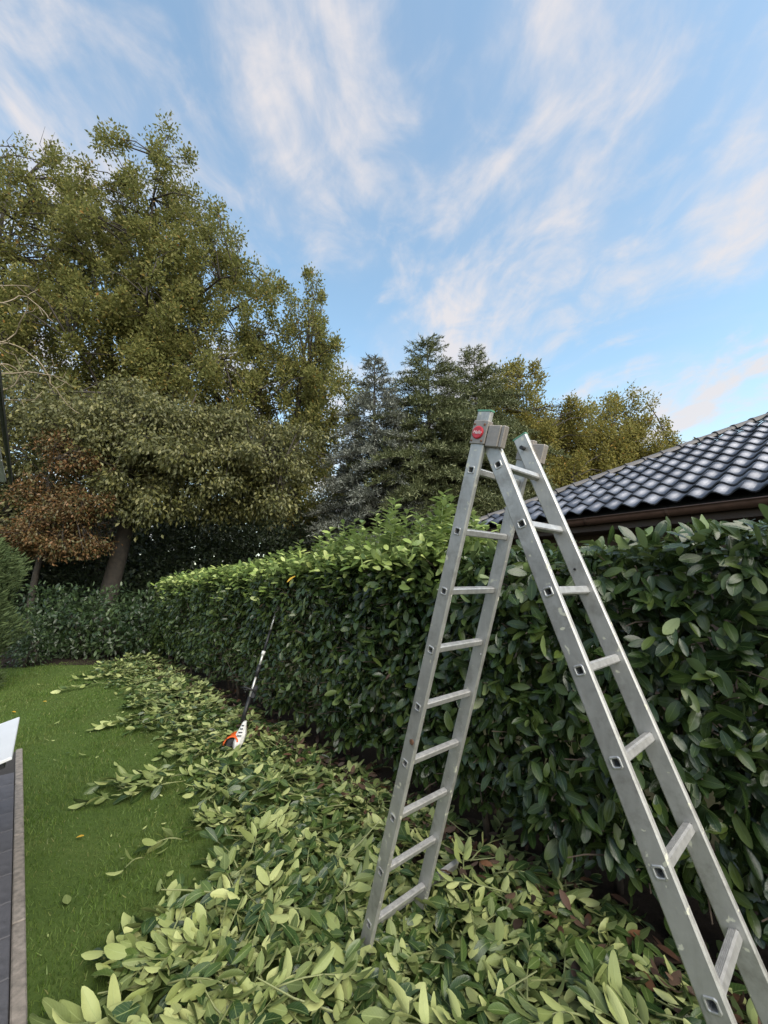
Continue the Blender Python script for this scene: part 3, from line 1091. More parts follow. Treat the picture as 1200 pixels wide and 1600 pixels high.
def rung(org, d, e, s, u0, u1):
    """open rounded-square tube with a raised flange at both ends and ribbed treads"""
    mb = MB()

    def ring(r, c=.3):
        pts = []
        k = r * c
        for sx, sy in ((1, 1), (-1, 1), (-1, -1), (1, -1)):
            p1, p2 = (sx * r, sy * (r - k)), (sx * (r - k), sy * r)
            pts += [p1, p2] if sx * sy > 0 else [p2, p1]
        return pts
    secs = [(u1 - .02, .0112), (u0 - .0015, .0112), (u0 - .003, .0130), (u0 - .003, .0160), (u0 - .0008, .0185), (u0 + ST + .0005, .0152), (u1 - .001, .0152)]
    V, F = [], []
    for uu, r in secs:
        for (a, b2) in ring(r):
            V.append(org + d * (s + a) + e * b2 + U3 * uu)
    for i in range(len(secs) - 1):
        for k in range(8):
            k2 = (k + 1) % 8
            F.append((i * 8 + k, i * 8 + k2, (i + 1) * 8 + k2, (i + 1) * 8 + k))
    F.append(tuple(range(8)))
    mb.add(V, F)
    # ribs on the upward side of the tread
    for j in range(-2, 3):
        c = org + d * (s - .0156) + e * (j * .0046) + U3 * ((u0 + u1 + ST) / 2)
        mb.box(c, u1 - u0 - ST - .002, .0022, .0016, (U3, e, d))
    o = mb.build('rung', M['alu_rung'])
    bm = bmesh.new(); bm.from_mesh(o.data)
    bmesh.ops.recalc_face_normals(bm, faces=bm.faces)
    bm.to_mesh(o.data); bm.free()
    return child_at(o, lad)


eL, eR = dL.cross(U3).normalized(), dR.cross(U3).normalized()
if eL.dot(N3) < 0: eL = -eL
if eR.dot(N3) < 0: eR = -eR
holes = [i * .28 for i in range(9)]
sLf, sRf = A_.z / -dL.z, B_.z / -dR.z
stile(A_, dL, eL, -.262, sLf - .03, 0, holes)
stile(A_, dL, eL, -.21, sLf - .03, WL, holes)
stile(B_, dR, eR, -.16, sRf - .03, 0, holes)
stile(B_, dR, eR, -.235, sRf - .03, WR, holes)
for s in holes:
    rung(A_, dL, eL, s, 0, WL)
    rung(B_, dR, eR, s, 0, WR)
for org, d, e, wd, sf in ((A_, dL, eL, WL, sLf), (B_, dR, eR, WR, sRf)):
    for uu in (0, wd):
        mb = MB()
        mb.box(org + d * (sf - .028) + U3 * (uu + ST / 2), SW + .006, ST + .006, .055, (e, U3, d), .004)
        child_at(mb.build('foot', M['black']), lad)
for org, d, e, uu, s in ((A_, dL, eL, 0, -.264), (A_, dL, eL, WL, -.212), (B_, dR, eR, WR, -.237)):
    mb = MB()
    mb.box(org + d * s + U3 * (uu + ST / 2), SW + .003, ST + .003, .009, (e, U3, d), .002)
    child_at(mb.build('end_cap', M['green_cap']), lad)
# hinge brackets: sleeve round the stile with a folded channel beside it
for side, uu in ((0, 0.0), (1, WL)):
    mb = MB()
    c = A_ + dL * -.168
    mb.box(c + U3 * (uu + ST / 2), SW + .008, ST + .010, .105, (eL, U3, dL), .003)
    mb.box(c + U3 * (uu + ST / 2 + (.006 if side == 0 else -.004)) - eL * (SW / 2 + .038) + dL * .012, .064, ST + .016, .094, (eL, U3, dL), .004)
    if side == 0: mb.box(c + U3 * (uu + ST / 2 + .004) - eL * (SW / 2 + .080) + dL * .012, .018, ST + .006, .094, (eL, U3, dL), .003)
    br = child_at(mb.build('hinge_bracket', M['steel']), lad)
c = A_ + dL * -.166 - U3 * .0052 + eL * .004
mb = MB()
mb.tube([c, c - U3 * .004, c - U3 * .0065], [.0285, .0285, .024], 28)
badge = child_at(mb.build('badge', M['red']), lad)
badge['label'] = 'round red badge with white script on the bracket'
cu = bpy.data.curves.new('badge_lettering', 'FONT')
cu.body = 'Hailo'
cu.size = .021
cu.align_x = 'CENTER'; cu.align_y = 'CENTER'
cu.shear = .25
cu.extrude = .0004
tmp = bpy.data.objects.new('tmp', cu)
COL.objects.link(tmp)
dg = bpy.context.evaluated_depsgraph_get()
me = bpy.data.meshes.new_from_object(tmp.evaluated_get(dg))
bpy.data.objects.remove(tmp)
lt = link('lettering', me, M['white_paint'])
xa = -eL                                         # reads left to right as seen from the outer side
ya = (-dL)
za = xa.cross(ya)
mt = Matrix.Identity(4)
pc = c - U3 * .0072
for r in range(3):
    mt[r][0], mt[r][1], mt[r][2], mt[r][3] = xa[r], ya[r], za[r], pc[r]
lt.matrix_world = mt
lt.parent = badge
lt.matrix_parent_inverse = Matrix.Translation(-Vector(lad.location)).inverted() @ Matrix.Translation(-Vector(lad.location))
for sx in (-1, 1):
    for sy in (-1, 1):
        mb = MB()
        p = c + eL * sx * .027 + dL * sy * .036
        mb.tube([p + U3 * .002, p - U3 * .002, p - U3 * .0035], [.0052, .0052, .003], 10)
        child_at(mb.build('rivet', M['rust']), lad)
# crossbar at the feet, rusty bolt on the stile, rivet on the far stile, hinge pin
mb = MB()
mb.box(A_ + dL * (sLf - .085) + U3 * .45 + eL * .045, .62, .028, .045, (U3, eL, dL), .003)
child_at(mb.build('crossbar', M['alu_rung']), lad)
for p, r, m_ in ((A_ + dL * 1.285 - eL * .012, .013, 'rust'), (B_ + dR * .463 + eR * .006 + U3 * WR, .006, 'black'), (B_ + dR * 1.88 + eR * -.0 + U3 * WR, .007, 'rivet'), (A_ + dL * .9 - eL * .02 + U3 * WL, .005, 'rivet')):
    mb = MB()
    mb.tube([p + U3 * .001, p - U3 * .003, p - U3 * .005], [r, r, r * .6], 10)
    child_at(mb.build('bolt', M[m_]), lad)
mb = MB()
mb.tube([B_ + U3 * WR + dR * -.165 - U3 * .03, B_ + U3 * WR + dR * -.165 + U3 * .05], [.010, .010], 10)
child_at(mb.build('hinge_pin', M['black']), lad)

# ------------------------------------------------------------------ pole hedge trimmer leaning in the hedge
E0 = Vector((-1.59, 4.74, .10))
E1 = Vector((-1.36, 5.30, 1.42))
ax = (E1 - E0).normalized()
ql = Vector(QN)
tl = ax.cross(ql).normalized()
pt_ = empty('pole_hedge_trimmer', (E0.x, E0.y, 0))
tag(pt_, 'pole hedge trimmer with white and orange motor leaning against the hedge', 'hedge trimmer')
LN = (E1 - E0).length


def seg(name, a, b, r, mat, sides=12, r2=None):
    mb = MB()
    mb.tube([E0 + ax * a * LN, E0 + ax * b * LN], [r, r2 or r], sides)
    return child_at(mb.build(name, M[mat], None, True), pt_)


side_x = Vector((1, 0, 0))
# motor housing: tapered white shroud, dark recoil side, orange cover
bm_ = MB()
V, F = [], []
yv = Vector((0, 1, 0))
pr = [(-.05, .040, .050), (.00, .052, .060), (.06, .054, .060), (.09, .048, .054), (.14, .031, .036), (.175, .023, .026), (.20, .020, .020)]
for a, hx, hy in pr:
    for sx_, sy_ in ((1, .45), (.45, 1), (-.45, 1), (-1, .45), (-1, -.45), (-.45, -1), (.45, -1), (1, -.45)):
        V.append(E0 + ax * a + side_x * (.03 + sx_ * hx) + yv * sy_ * hy)
for i in range(len(pr) - 1):
    for k in range(8):
        F.append((i * 8 + k, i * 8 + (k + 1) % 8, i * 8 + 8 + (k + 1) % 8, i * 8 + 8 + k))
F += [tuple(range(8))[::-1], tuple(range(8 * len(pr) - 8, 8 * len(pr)))]
bm_.add(V, F)
child_at(bm_.build('motor_housing', M['white_plastic']), pt_)
for k in range(4):
    mb = MB()
    mb.box(E0 + ax * (.08 + k * .03) + side_x * .03 - Vector((0, 1, 0)) * (.070 - k * .010), .05 - k * .008, .006, .009, (side_x, Vector((0, 1, 0)), ax), .001)
    child_at(mb.build('vent_slot', M['black']), pt_)
mb = MB()
cc = E0 + ax * .0 - side_x * .060
mb.box(cc, .085, .11, .10, (side_x, Vector((0, 1, 0)), ax), .022)
child_at(mb.build('engine_block', M['black']), pt_)
mb = MB()
V, F = [], []
for i in range(9):
    an = R(-10 + i * 22)
    for rr, dy in ((.064, -.062), (.080, -.062), (.080, .062), (.064, .062)):
        V.append(cc + side_x * (-math.cos(an) * rr + .02) + ax * (math.sin(an) * rr) + Vector((0, dy, 0)))
for i in range(8):
    for j in range(4):
        j2 = (j + 1) % 4
        F.append((i * 4 + j, i * 4 + j2, (i + 1) * 4 + j2, (i + 1) * 4 + j))
F += [(0, 1, 2, 3), (35, 34, 33, 32)]
mb.add(V, F)
child_at(mb.build('engine_cover', M['orange']), pt_)
seg('rear_grip', .13, .31, .022, 'black')
seg('drive_tube', .31, .47, .013, 'silver_tube')
seg('foam_grip', .46, .55, .024, 'black')
seg('drive_tube', .55, .64, .014, 'silver_tube')
seg('clamp', .63, .66, .022, 'white_plastic')
seg('outer_tube', .64, .84, .016, 'black')
seg('extension_tube', .84, 1.0, .012, 'silver_tube')
mb = MB()
b0 = E0 + ax * .36 * LN
mb.tube([b0, b0 - side_x * .07 + Vector((0, -.03, .01)), b0 - side_x * .12 + Vector((0, -.02, .03)), b0 - side_x * .05 + Vector((0, -.06, .04)), b0 + side_x * .05 + Vector((0, -.04, .0)), b0 + side_x * .03 + Vector((0, 0, -.09))], .011, 8)
child_at(mb.build('loop_handle', M['black'], None, True), pt_)
mb = MB()
mb.box(E0 + ax * .345 * LN + side_x * .035, .05, .045, .13, (side_x, Vector((0, 1, 0)), ax), .01)
child_at(mb.build('throttle_handle', M['black']), pt_)
mb = MB()
inw = (-ql * .75 + Vector((0, 0, .66))).normalized()
mb.box(E1 + ax * .03, .07, .06, .09, (side_x, Vector((0, 1, 0)), ax), .012)
mb.box(E1 + ax * .06 + inw * .33, .055, .008, .60, (tl, inw.cross(tl).normalized(), inw), .002)
child_at(mb.build('cutter_bar', M['steel']), pt_)

# ------------------------------------------------------------------ white board on a black trestle
bt = empty('white_board', tuple(tq(2.7, 2.9, .70)))
tag(bt, 'white board resting on a black stand at the end of the paving', 'board')
c1_, c2_ = Vector((-2.91, 3.49, .74)), Vector((-2.30, 2.74, .74))
ee = (c1_ - c2_).normalized()
ln = (c1_ - c2_).length
lf = Vector((QN[0], QN[1], -.27)).normalized()
nn3 = ee.cross(lf).normalized()
if nn3.z < 0: nn3 = -nn3
mb = MB()
mb.box((c1_ + c2_) / 2 + lf * .45 - nn3 * .01, ln, .9, .018, (ee, lf, nn3), .003)
child_at(mb.build('panel', M['white_board']), bt)
mb = MB()
mb.box((c1_ + c2_) / 2 + lf * .45 - nn3 * .04 + ee * .02, ln * .98, .82, .035, (ee, lf, nn3), .003)
child_at(mb.build('backing_frame', M['black']), bt)
tr_ = empty('trestle', tuple(tq(2.7, 2.9, .0)))
tag(tr_, 'black trestle under the white board on the paving', 'trestle')
mb = MB()
top = (c1_ + c2_) / 2 + lf * .55 - nn3 * .09
mb.box(top, ln * .9, .06, .05, (ee, lf, nn3), .004)
child_at(mb.build('beam', M['black']), tr_)
for sg in (-1, 1):
    for sq in (-1, 1):
        a = top + ee * sg * ln * .36
        b = Vector((a.x, a.y, .021)) + Vector(QN) * sq * .16
        mb = MB()
        mb.tube([a, b], .016, 6)
        child_at(mb.build('leg', M['black']), tr_)

# ------------------------------------------------------------------ house on the right with glazed pantile roof
CZ = 2.65
C0 = Vector((1.345, 7.013, CZ))
eh = Vector((.603, -.798, 0)).normalized()     # along the eave, towards the camera side
mh = Vector((.798, .603, 0)).normalized()      # into the house
tanp = .495
cp = 1 / math.sqrt(1 + tanp * tanp)
sp_ = tanp * cp
upv = (mh * cp + Vector((0, 0, sp_))).normalized()
nrm = eh.cross(upv).normalized()
if nrm.z < 0: nrm = -nrm
house = empty('house', (C0.x + 3, C0.y + 1, 0))
tag(house, 'low house with glossy dark pantile hip roof behind the hedge', 'house')
HL, HD = 11.0, 8.0


def hp_(a, b, z=0): return C0 + eh * a + mh * b + Vector((0, 0, z))


mb = MB()
mb.box(hp_(HL / 2, HD / 2, -1.38), HL - 1.1, HD - 1.1, 2.46, (eh, mh, Vector((0, 0, 1))))
wl = child_at(mb.build('wall', M['brick_wall']), house)
mb = MB()
rz = HD / 2 * tanp
Vr = [hp_(.02, .02, -.03), hp_(HL, .02, -.03), hp_(HL, HD, -.03), hp_(.02, HD, -.03), hp_(HD / 2, HD / 2, rz - .03), hp_(HL - HD / 2, HD / 2, rz - .03)]
mb.add(Vr, [(0, 1, 5, 4), (1, 2, 5), (2, 3, 4, 5), (3, 0, 4), (3, 2, 1, 0)])
roof = child_at(mb.build('roof', M['deck']), house)


def sub(o, part, root):
    o.parent = part
    o.matrix_parent_inverse = Matrix.Identity(4)      # the part itself sits at the world origin
    return o


TWD, TLN, EXP = .22, .40, .345
seg_n = 8
V, F = [], []
for yy, zo in ((0, .034), (TLN, .004)):
    for k in range(seg_n + 1):
        x = k / seg_n * (TWD + .010)
        z = .030 * math.cos(2 * math.pi * k / seg_n) + .006 * k / seg_n
        V.append((x, yy, z + zo))
ns = seg_n + 1
for k in range(ns): V.append((V[k][0], .0, V[k][2] - .016))
for k in range(seg_n):
    F.append((k, k + 1, ns + k + 1, ns + k))
    F.append((2 * ns + k, 2 * ns + k + 1, k + 1, k))
tile_me = pymesh('tile', V, F)
for p in tile_me.polygons: p.use_smooth = (p.index % 2 == 0)
tile_me.materials.append(M['tile'])
mtx0 = Matrix.Identity(4)
for r in range(3):
    mtx0[r][0], mtx0[r][1], mtx0[r][2] = eh[r], upv[r], nrm[r]
# hip plane keeps what lies on the eave side of the hip line
hip_n = (eh - mh).normalized()
for j in range(12):
    for i in range(28):
        a, b = i * TWD - .22, j * EXP - .05
        if a + TWD < b * cp: continue
        m_ = mtx0.copy()
        p = C0 + eh * a + upv * b + nrm * .040
        m_.translation = p
        jit = Matrix.Rotation(random.uniform(-.012, .012), 4, 'X') @ Matrix.Rotation(random.uniform(-.008, .008), 4, 'Z')
        m_ = m_ @ jit
        cut = a < (b + TLN) * cp + .02
        me = tile_me
        if cut:
            me = tile_me.copy()
            bm = bmesh.new(); bm.from_mesh(me)
            inv = m_.inverted()
            co = inv @ C0
            no = (inv.to_3x3() @ hip_n).normalized()
            bmesh.ops.bisect_plane(bm, geom=bm.verts[:] + bm.edges[:] + bm.faces[:], plane_co=co + no * .0, plane_no=no, clear_inner=True)
            if not bm.faces:
                bm.free(); continue
            bm.to_mesh(me); bm.free()
        o = link('tile', me)
        o.matrix_world = m_
        sub(o, roof, house)
# hip tiles
hipv = (eh + mh + Vector((0, 0, tanp))).normalized()
hs = hipv.cross(Vector((0, 0, 1))).normalized()
hu = hs.cross(hipv).normalized()
if hu.z < 0: hu = -hu
V, F = [], []
for yy, rr in ((0, .098), (.03, .098), (.031, .090), (.34, .080)):
    for k in range(9):
        an = math.pi * (k / 8)
        V.append((math.cos(an) * rr, yy, math.sin(an) * rr * .85))
for i in range(3):
    for k in range(8): F.append((i * 9 + k, i * 9 + k + 1, (i + 1) * 9 + k + 1, (i + 1) * 9 + k))
b = len(V)
for k in range(9):
    an = math.pi * (k / 8)
    V.append((math.cos(an) * .082, 0, math.sin(an) * .070))
for k in range(8): F.append((k, k + 1, b + k + 1, b + k))
hip_me = pymesh('hip_tile', V, F, True)
hip_me.materials.append(M['ridge_tile'])
mh0 = Matrix.Identity(4)
for r in range(3):
    mh0[r][0], mh0[r][1], mh0[r][2] = hs[r], hipv[r], hu[r]
for k in range(22):
    m_ = mh0.copy()
    m_.translation = C0 + hipv * (k * .30 - .10) + hu * .040
    o = link('hip_tile', hip_me)
    o.matrix_world = m_ @ Matrix.Rotation(random.uniform(-.015, .015), 4, 'X')
    sub(o, roof, house)
# eave boards and gutter
mb = MB()
mb.box(hp_(HL / 2, .06, -.13), HL, .03, .17, (eh, mh, Vector((0, 0, 1))))
child_at(mb.build('fascia', M['fascia']), house)
mb = MB()
mb.box(hp_(HL / 2, .33, -.20), HL - .1, .5, .02, (eh, mh, Vector((0, 0, 1))))
child_at(mb.build('soffit', M['fascia']), house)
mb = MB()
V, F = [], []
for a in (-.05, HL):
    for rr in (.078, .072):
        for k in range(11):
            an = math.pi + math.pi * k / 10
            V.append(hp_(a, -.045 + math.cos(an) * rr, -.060 + math.sin(an) * rr))
for rr in (0, 1):
    for k in range(10):
        a = rr * 11 + k
        F.append((a, a + 1, 22 + a + 1, 22 + a))
for k in (0, 10): F.append((k, 11 + k, 33 + k, 22 + k))
F.append(tuple(range(0, 11)))
mb.add(V, F)
mb.tube([hp_(-.05, -.125, -.058), hp_(HL, -.125, -.058)], .008, 8)
child_at(mb.build('gutter', M['gutter'], None, True), house)
for k in range(12):
    mb = MB()
    a = .4 + k * .9
    pts = []
    for i in range(7):
        an = math.pi + math.pi * i / 6
        pts.append(hp_(a, -.045 + math.cos(an) * .082, -.060 + math.sin(an) * .082))
    for i in range(6):
        mb.box((pts[i] + pts[i + 1]) / 2, .025, (pts[i + 1] - pts[i]).length, .004, (eh, (pts[i + 1] - pts[i]).normalized(), eh.cross((pts[i + 1] - pts[i]).normalized())))
    child_at(mb.build('gutter_bracket', M['gutter']), house)

# ------------------------------------------------------------------ eave of the near house at the left edge
ev = empty('near_house_eave', (-3.2, 2.6, 0))
tag(ev, 'grey panelled roof overhang with black edge trim at the left edge', 'roof overhang')
Ea, Eb = Vector((-2.54, 2.74, 2.45)), Vector((-1.11, 1.09, 2.45))
de = (Ea - Eb).normalized()
lf2 = Vector((-de.y, de.x, 0))
if lf2.x > 0: lf2 = -lf2
zv = Vector((0, 0, 1))
for k in range(8):
    mb = MB()
    c = Ea - de * (.17 + k * .34)
    mb.box(c + lf2 * .44 + zv * (.03 - .004 * (k % 2)), .336, .80, .022, (de, lf2, zv), .006)
    child_at(mb.build('panel', M['slate']), ev)
mb = MB()
mb.box(Ea - de * 1.36 + lf2 * .014 + zv * .035, 2.74, .014, .04, (de, lf2, zv), .004)
child_at(mb.build('edge_trim', M['black']), ev)
mb = MB()
mb.box(Ea - de * 1.36 + lf2 * .46 + zv * .075, 2.70, .80, .05, (de, lf2, zv), .004)
child_at(mb.build('roof_board', M['deck']), ev)
mb = MB()
mb.box(Ea - de * 1.9 + lf2 * 1.1 + zv * -1.22, 3.2, .3, 2.46, (de, lf2, zv))
child_at(mb.build('wall', M['brick_wall']), ev)


# ------------------------------------------------------------------ trees
def crown_clumps(ells, n, shell=.55):
    """n clump centres spread through the union of ellipsoids (c, r) weighted by volume, mostly near the surface"""
    vol = np.array([e[1][0] * e[1][1] * e[1][2] for e in ells])
    pick = RNG.choice(len(ells), n, p=vol / vol.sum())
    d = unit(rndn(n))
    rad = shell + (1 - shell) * RNG.uniform(0, 1, n) ** .7
    out = np.empty((n, 3))
    for i in range(n):
        c, r = ells[pick[i]]
        out[i] = np.array(c) + d[i] * rad[i] * np.array(r)
    return out, d


def make_tree(name, label, cat_group, base, fork, ells, n_clump, n_leaf, leaf, mat, clump_r, bark='bark', trunk_r=.3, lean=(0, 0), droop=0.0, zmin=1.6, limbs=10, up_bias=.6, shell=.5):
    root = empty(name, base)
    tag(root, label, 'tree', cat_group)
    base = np.array(base, float)
    top = np.array([e[0][2] + e[1][2] * .6 for e in ells]).max()
    cen = np.average(np.array([e[0] for e in ells]), axis=0)
    # trunk
    mb = MB()
    f1 = np.array(fork, float)
    tip = np.array([cen[0], cen[1], top])
    pts = [base + (0, 0, -.1), base + (f1 - base) * .33 + np.array([lean[0], lean[1], 0]) * .5, base + (f1 - base) * .66 + np.array([lean[0], lean[1], 0]) * .35, f1]
    for s in (.35, .7, 1.0):
        pts.append(f1 + (tip - f1) * s + RNG.normal(0, .2, 3) * (1 - s * .5))
    rr = [trunk_r * k for k in (1.25, 1.0, .9, .82, .5, .25, .06)]
    mb.tube(pts, rr, 10)
    child_at(mb.build('trunk', M[bark], None, True), root)
    C, dd = crown_clumps(ells, n_clump, shell)
    C = C[C[:, 2] > zmin]
    # limbs to a few leading clumps, then branches from the limb to each clump
    mb = MB()
    lead = C[RNG.choice(len(C), min(limbs, len(C)), replace=False)]
    lim = []
    for c in lead:
        s = RNG.uniform(.0, .5)
        j = s * 3
        k = int(j)
        st = pts[3 + k] + (pts[min(4 + k, 6)] - pts[3 + k]) * (j - k)
        st = np.array(st)
        if st[2] > c[2] + .5: st = f1
        m1 = st + (c - st) * .4 + np.array([0, 0, .12 * np.linalg.norm(c - st)]) + RNG.normal(0, .12, 3)
        m2 = st + (c - st) * .75 + np.array([0, 0, .08 * np.linalg.norm(c - st)]) + RNG.normal(0, .12, 3)
        r0 = trunk_r * .25
        mb.tube([st, m1, m2, c], [r0, r0 * .62, r0 * .36, r0 * .12], 6, False)
        lim += [m1, m2, c, (m1 + m2) / 2, (m2 + c) / 2]
    lim = np.array(lim)
    for c in C:
        dst = np.linalg.norm(lim - c, axis=1)
        o_ = lim[np.argmin(dst)]
        L_ = np.linalg.norm(c - o_)
        if L_ < .05: continue
        mid = (o_ + c) / 2 + np.array([0, 0, .10 * L_]) + RNG.normal(0, .08, 3)
        r0 = min(.05, .012 + .010 * L_)
        mb.tube([o_, mid, c + RNG.normal(0, .1, 3)], [r0, r0 * .7, r0 * .25], 4, False)
        for q_ in range(3):
            e_ = c + RNG.normal(0, clump_r * .7, 3)
            mb.tube([mid + (c - mid) * .5, (mid + e_) / 2 + RNG.normal(0, .05, 3), e_], [r0 * .45, r0 * .3, .004], 3, False)
    child_at(mb.build('limbs', M[bark], None, True), root)
    # leaves
    per = max(1, n_leaf // len(C))
    sz = clump_r * RNG.uniform(.55, 1.35, len(C))
    Pn = np.repeat(C, per, 0)
    rsz = np.repeat(sz, per)
    n = len(Pn)
    rsz = rsz * np.where(RNG.uniform(0, 1, n) < .30, 1.42, 1.0)
    off = unit(rndn(n)) * (RNG.uniform(0, 1, n) ** .5)[:, None] * rsz[:, None] * (np.array([1.15, 1.15, .8]) if droop else np.array([.85, .85, 1.2]))
    off[:, 2] -= droop * rsz * RNG.uniform(0, 1, n)
    Pn = Pn + off
    D = unit(off) * .7 + rndn(n, .6) + np.array([0, 0, (-.25 - droop) if droop else .25])
    Nn = UP[None] * up_bias + unit(off) * .35 + rndn(n, .6)
    ok = Pn[:, 2] > zmin - .6
    me = multi([TREE_LEAF], Pn[ok], D[ok], Nn[ok], RNG.uniform(leaf * .75, leaf * 1.3, ok.sum()), name='crown')
    child_at(link('crown', me, M[mat]), root)
    return root


G_OAK = 'large oaks beyond the garden'
make_tree('oak_tree', 'tallest broad oak with olive green crown rising above the garden', None, (-12.2, 17.5, 0), (-11.6, 17.4, 7.5),
          [((-11.3, 17.5, 16.5), (4.2, 3.8, 7.0)), ((-13.6, 17.0, 13.5), (4.6, 3.6, 6.5)), ((-8.2, 17.2, 13.0), (3.6, 3.4, 5.8)), ((-6.0, 17.4, 13.9), (2.0, 1.9, 4.0)), ((-9.8, 17.0, 9.0), (5.0, 3.6, 4.2))],
          720, 138000, .155, 'oak', .50, 'bark_dark', .42, limbs=26, shell=.35)
make_tree('oak_tree', 'oak with ragged crown cut off by the left edge of the picture', None, (-18.2, 17.0, 0), (-18.0, 17.0, 7.5),
          [((-17.6, 17.0, 17.4), (4.6, 3.6, 7.0)), ((-19.5, 16.8, 12.0), (4.2, 3.6, 6.0)), ((-16.2, 15.6, 9.2), (3.4, 3.0, 4.2))], 440, 48000, .17, 'oak', .50, 'bark_dark', .4, limbs=18, shell=.35)
make_tree('oak_tree', 'slender oak between the broad oak and the grey spruce', None, (-3.8, 18.0, 0), (-3.9, 18.0, 5.0),
          [((-3.7, 18.0, 12.2), (1.6, 1.7, 4.5)), ((-2.7, 17.7, 9.6), (1.9, 1.9, 3.4)), ((-5.2, 17.8, 8.4), (2.6, 2.2, 4.2)), ((-2.9, 17.5, 5.6), (2.4, 2.2, 2.6))],
          270, 56000, .14, 'oak', .42, 'bark_dark', .26, limbs=14, shell=.35)
make_tree('hornbeam_tree', 'leaning hornbeam with drooping grey-green leaves and bare trunk at the lawn end', None, (-8.35, 12.4, 0), (-7.75, 12.5, 4.4),
          [((-7.5, 11.7, 4.6), (1.4, 1.0, .5)), ((-6.7, 11.8, 3.9), (1.1, .9, .35)), ((-6.0, 12.0, 4.2), (1.6, 1.2, .5)), ((-4.3, 12.3, 4.4), (1.7, 1.4, .7)), ((-3.4, 12.6, 5.4), (1.3, 1.2, .6)), ((-5.6, 11.8, 5.4), (2.2, 1.5, .7)), ((-7.6, 12.0, 5.6), (1.7, 1.4, .6)), ((-8.8, 12.0, 6.4), (1.9, 1.5, .7)),
           ((-6.6, 12.3, 6.6), (2.2, 1.6, .7)), ((-4.7, 12.6, 6.5), (1.6, 1.4, .7)), ((-8.0, 12.5, 7.5), (1.3, 1.2, .5)), ((-3.0, 12.8, 6.2), (1.0, 1.0, .5))],
          290, 54000, .125, 'hornbeam', .42, 'bark_dark', .25, lean=(-.08, 0), droop=.45, zmin=3.1, limbs=16, shell=.35)
make_tree('copper_beech', 'small copper beech with rust brown leaves left of the bare trunk', None, (-9.6, 11.3, 0), (-9.5, 11.3, 2.0),
          [((-9.6, 11.2, 2.9), (1.2, .9, .35)), ((-8.3, 11.0, 2.7), (.9, .8, .3)), ((-9.0, 11.1, 3.5), (1.4, 1.0, .4)), ((-8.2, 10.9, 3.9), (.9, .8, .35)), ((-9.4, 11.2, 4.3), (1.1, .9, .4)), ((-8.5, 11.0, 4.9), (.8, .7, .4)), ((-8.9, 11.1, 5.5), (.6, .6, .4))],
          170, 15000, .085, 'beech', .28, 'bark_dark', .09, zmin=2.0, limbs=10, droop=.2, shell=.25)
make_tree('hornbeam_tree', 'bushy green tree at the left edge behind the thuja', None, (-12.0, 12.6, 0), (-12.0, 12.6, 2.4),
          [((-11.4, 12.4, 5.6), (2.4, 2.0, 3.0)), ((-12.2, 12.2, 3.6), (2.2, 1.8, 2.2))], 110, 26000, .13, 'hornbeam', .5, 'bark_dark', .15, droop=.3, zmin=1.4, limbs=9, shell=.3)
make_tree('autumn_oak', 'yellowing oak between the spruces and the tiled roof', None, (7.0, 20.0, 0), (7.0, 20.0, 4.0),
          [((6.6, 20.0, 9.6), (2.6, 2.4, 3.2)), ((8.8, 20.0, 8.2), (2.6, 2.2, 3.4)), ((7.2, 19.5, 5.4), (3.2, 2.2, 2.6))], 230, 52000, .145, 'oak_far', .54, 'bark_dark', .25, limbs=12, shell=.3)
make_tree('autumn_oak', 'broad yellowing oak crown rising over the hip of the tiled roof', None, (13.2, 22.0, 0), (13.2, 22.0, 4.0),
          [((12.4, 22.0, 9.2), (3.2, 2.6, 3.2)), ((15.0, 22.2, 8.0), (2.8, 2.4, 2.6)), ((10.4, 21.5, 7.6), (3.0, 2.4, 3.4)), ((17.0, 22.2, 6.6), (2.2, 2.0, 1.9))], 300, 60000, .15, 'oak_far', .56, 'bark_dark', .28, limbs=14, shell=.3)


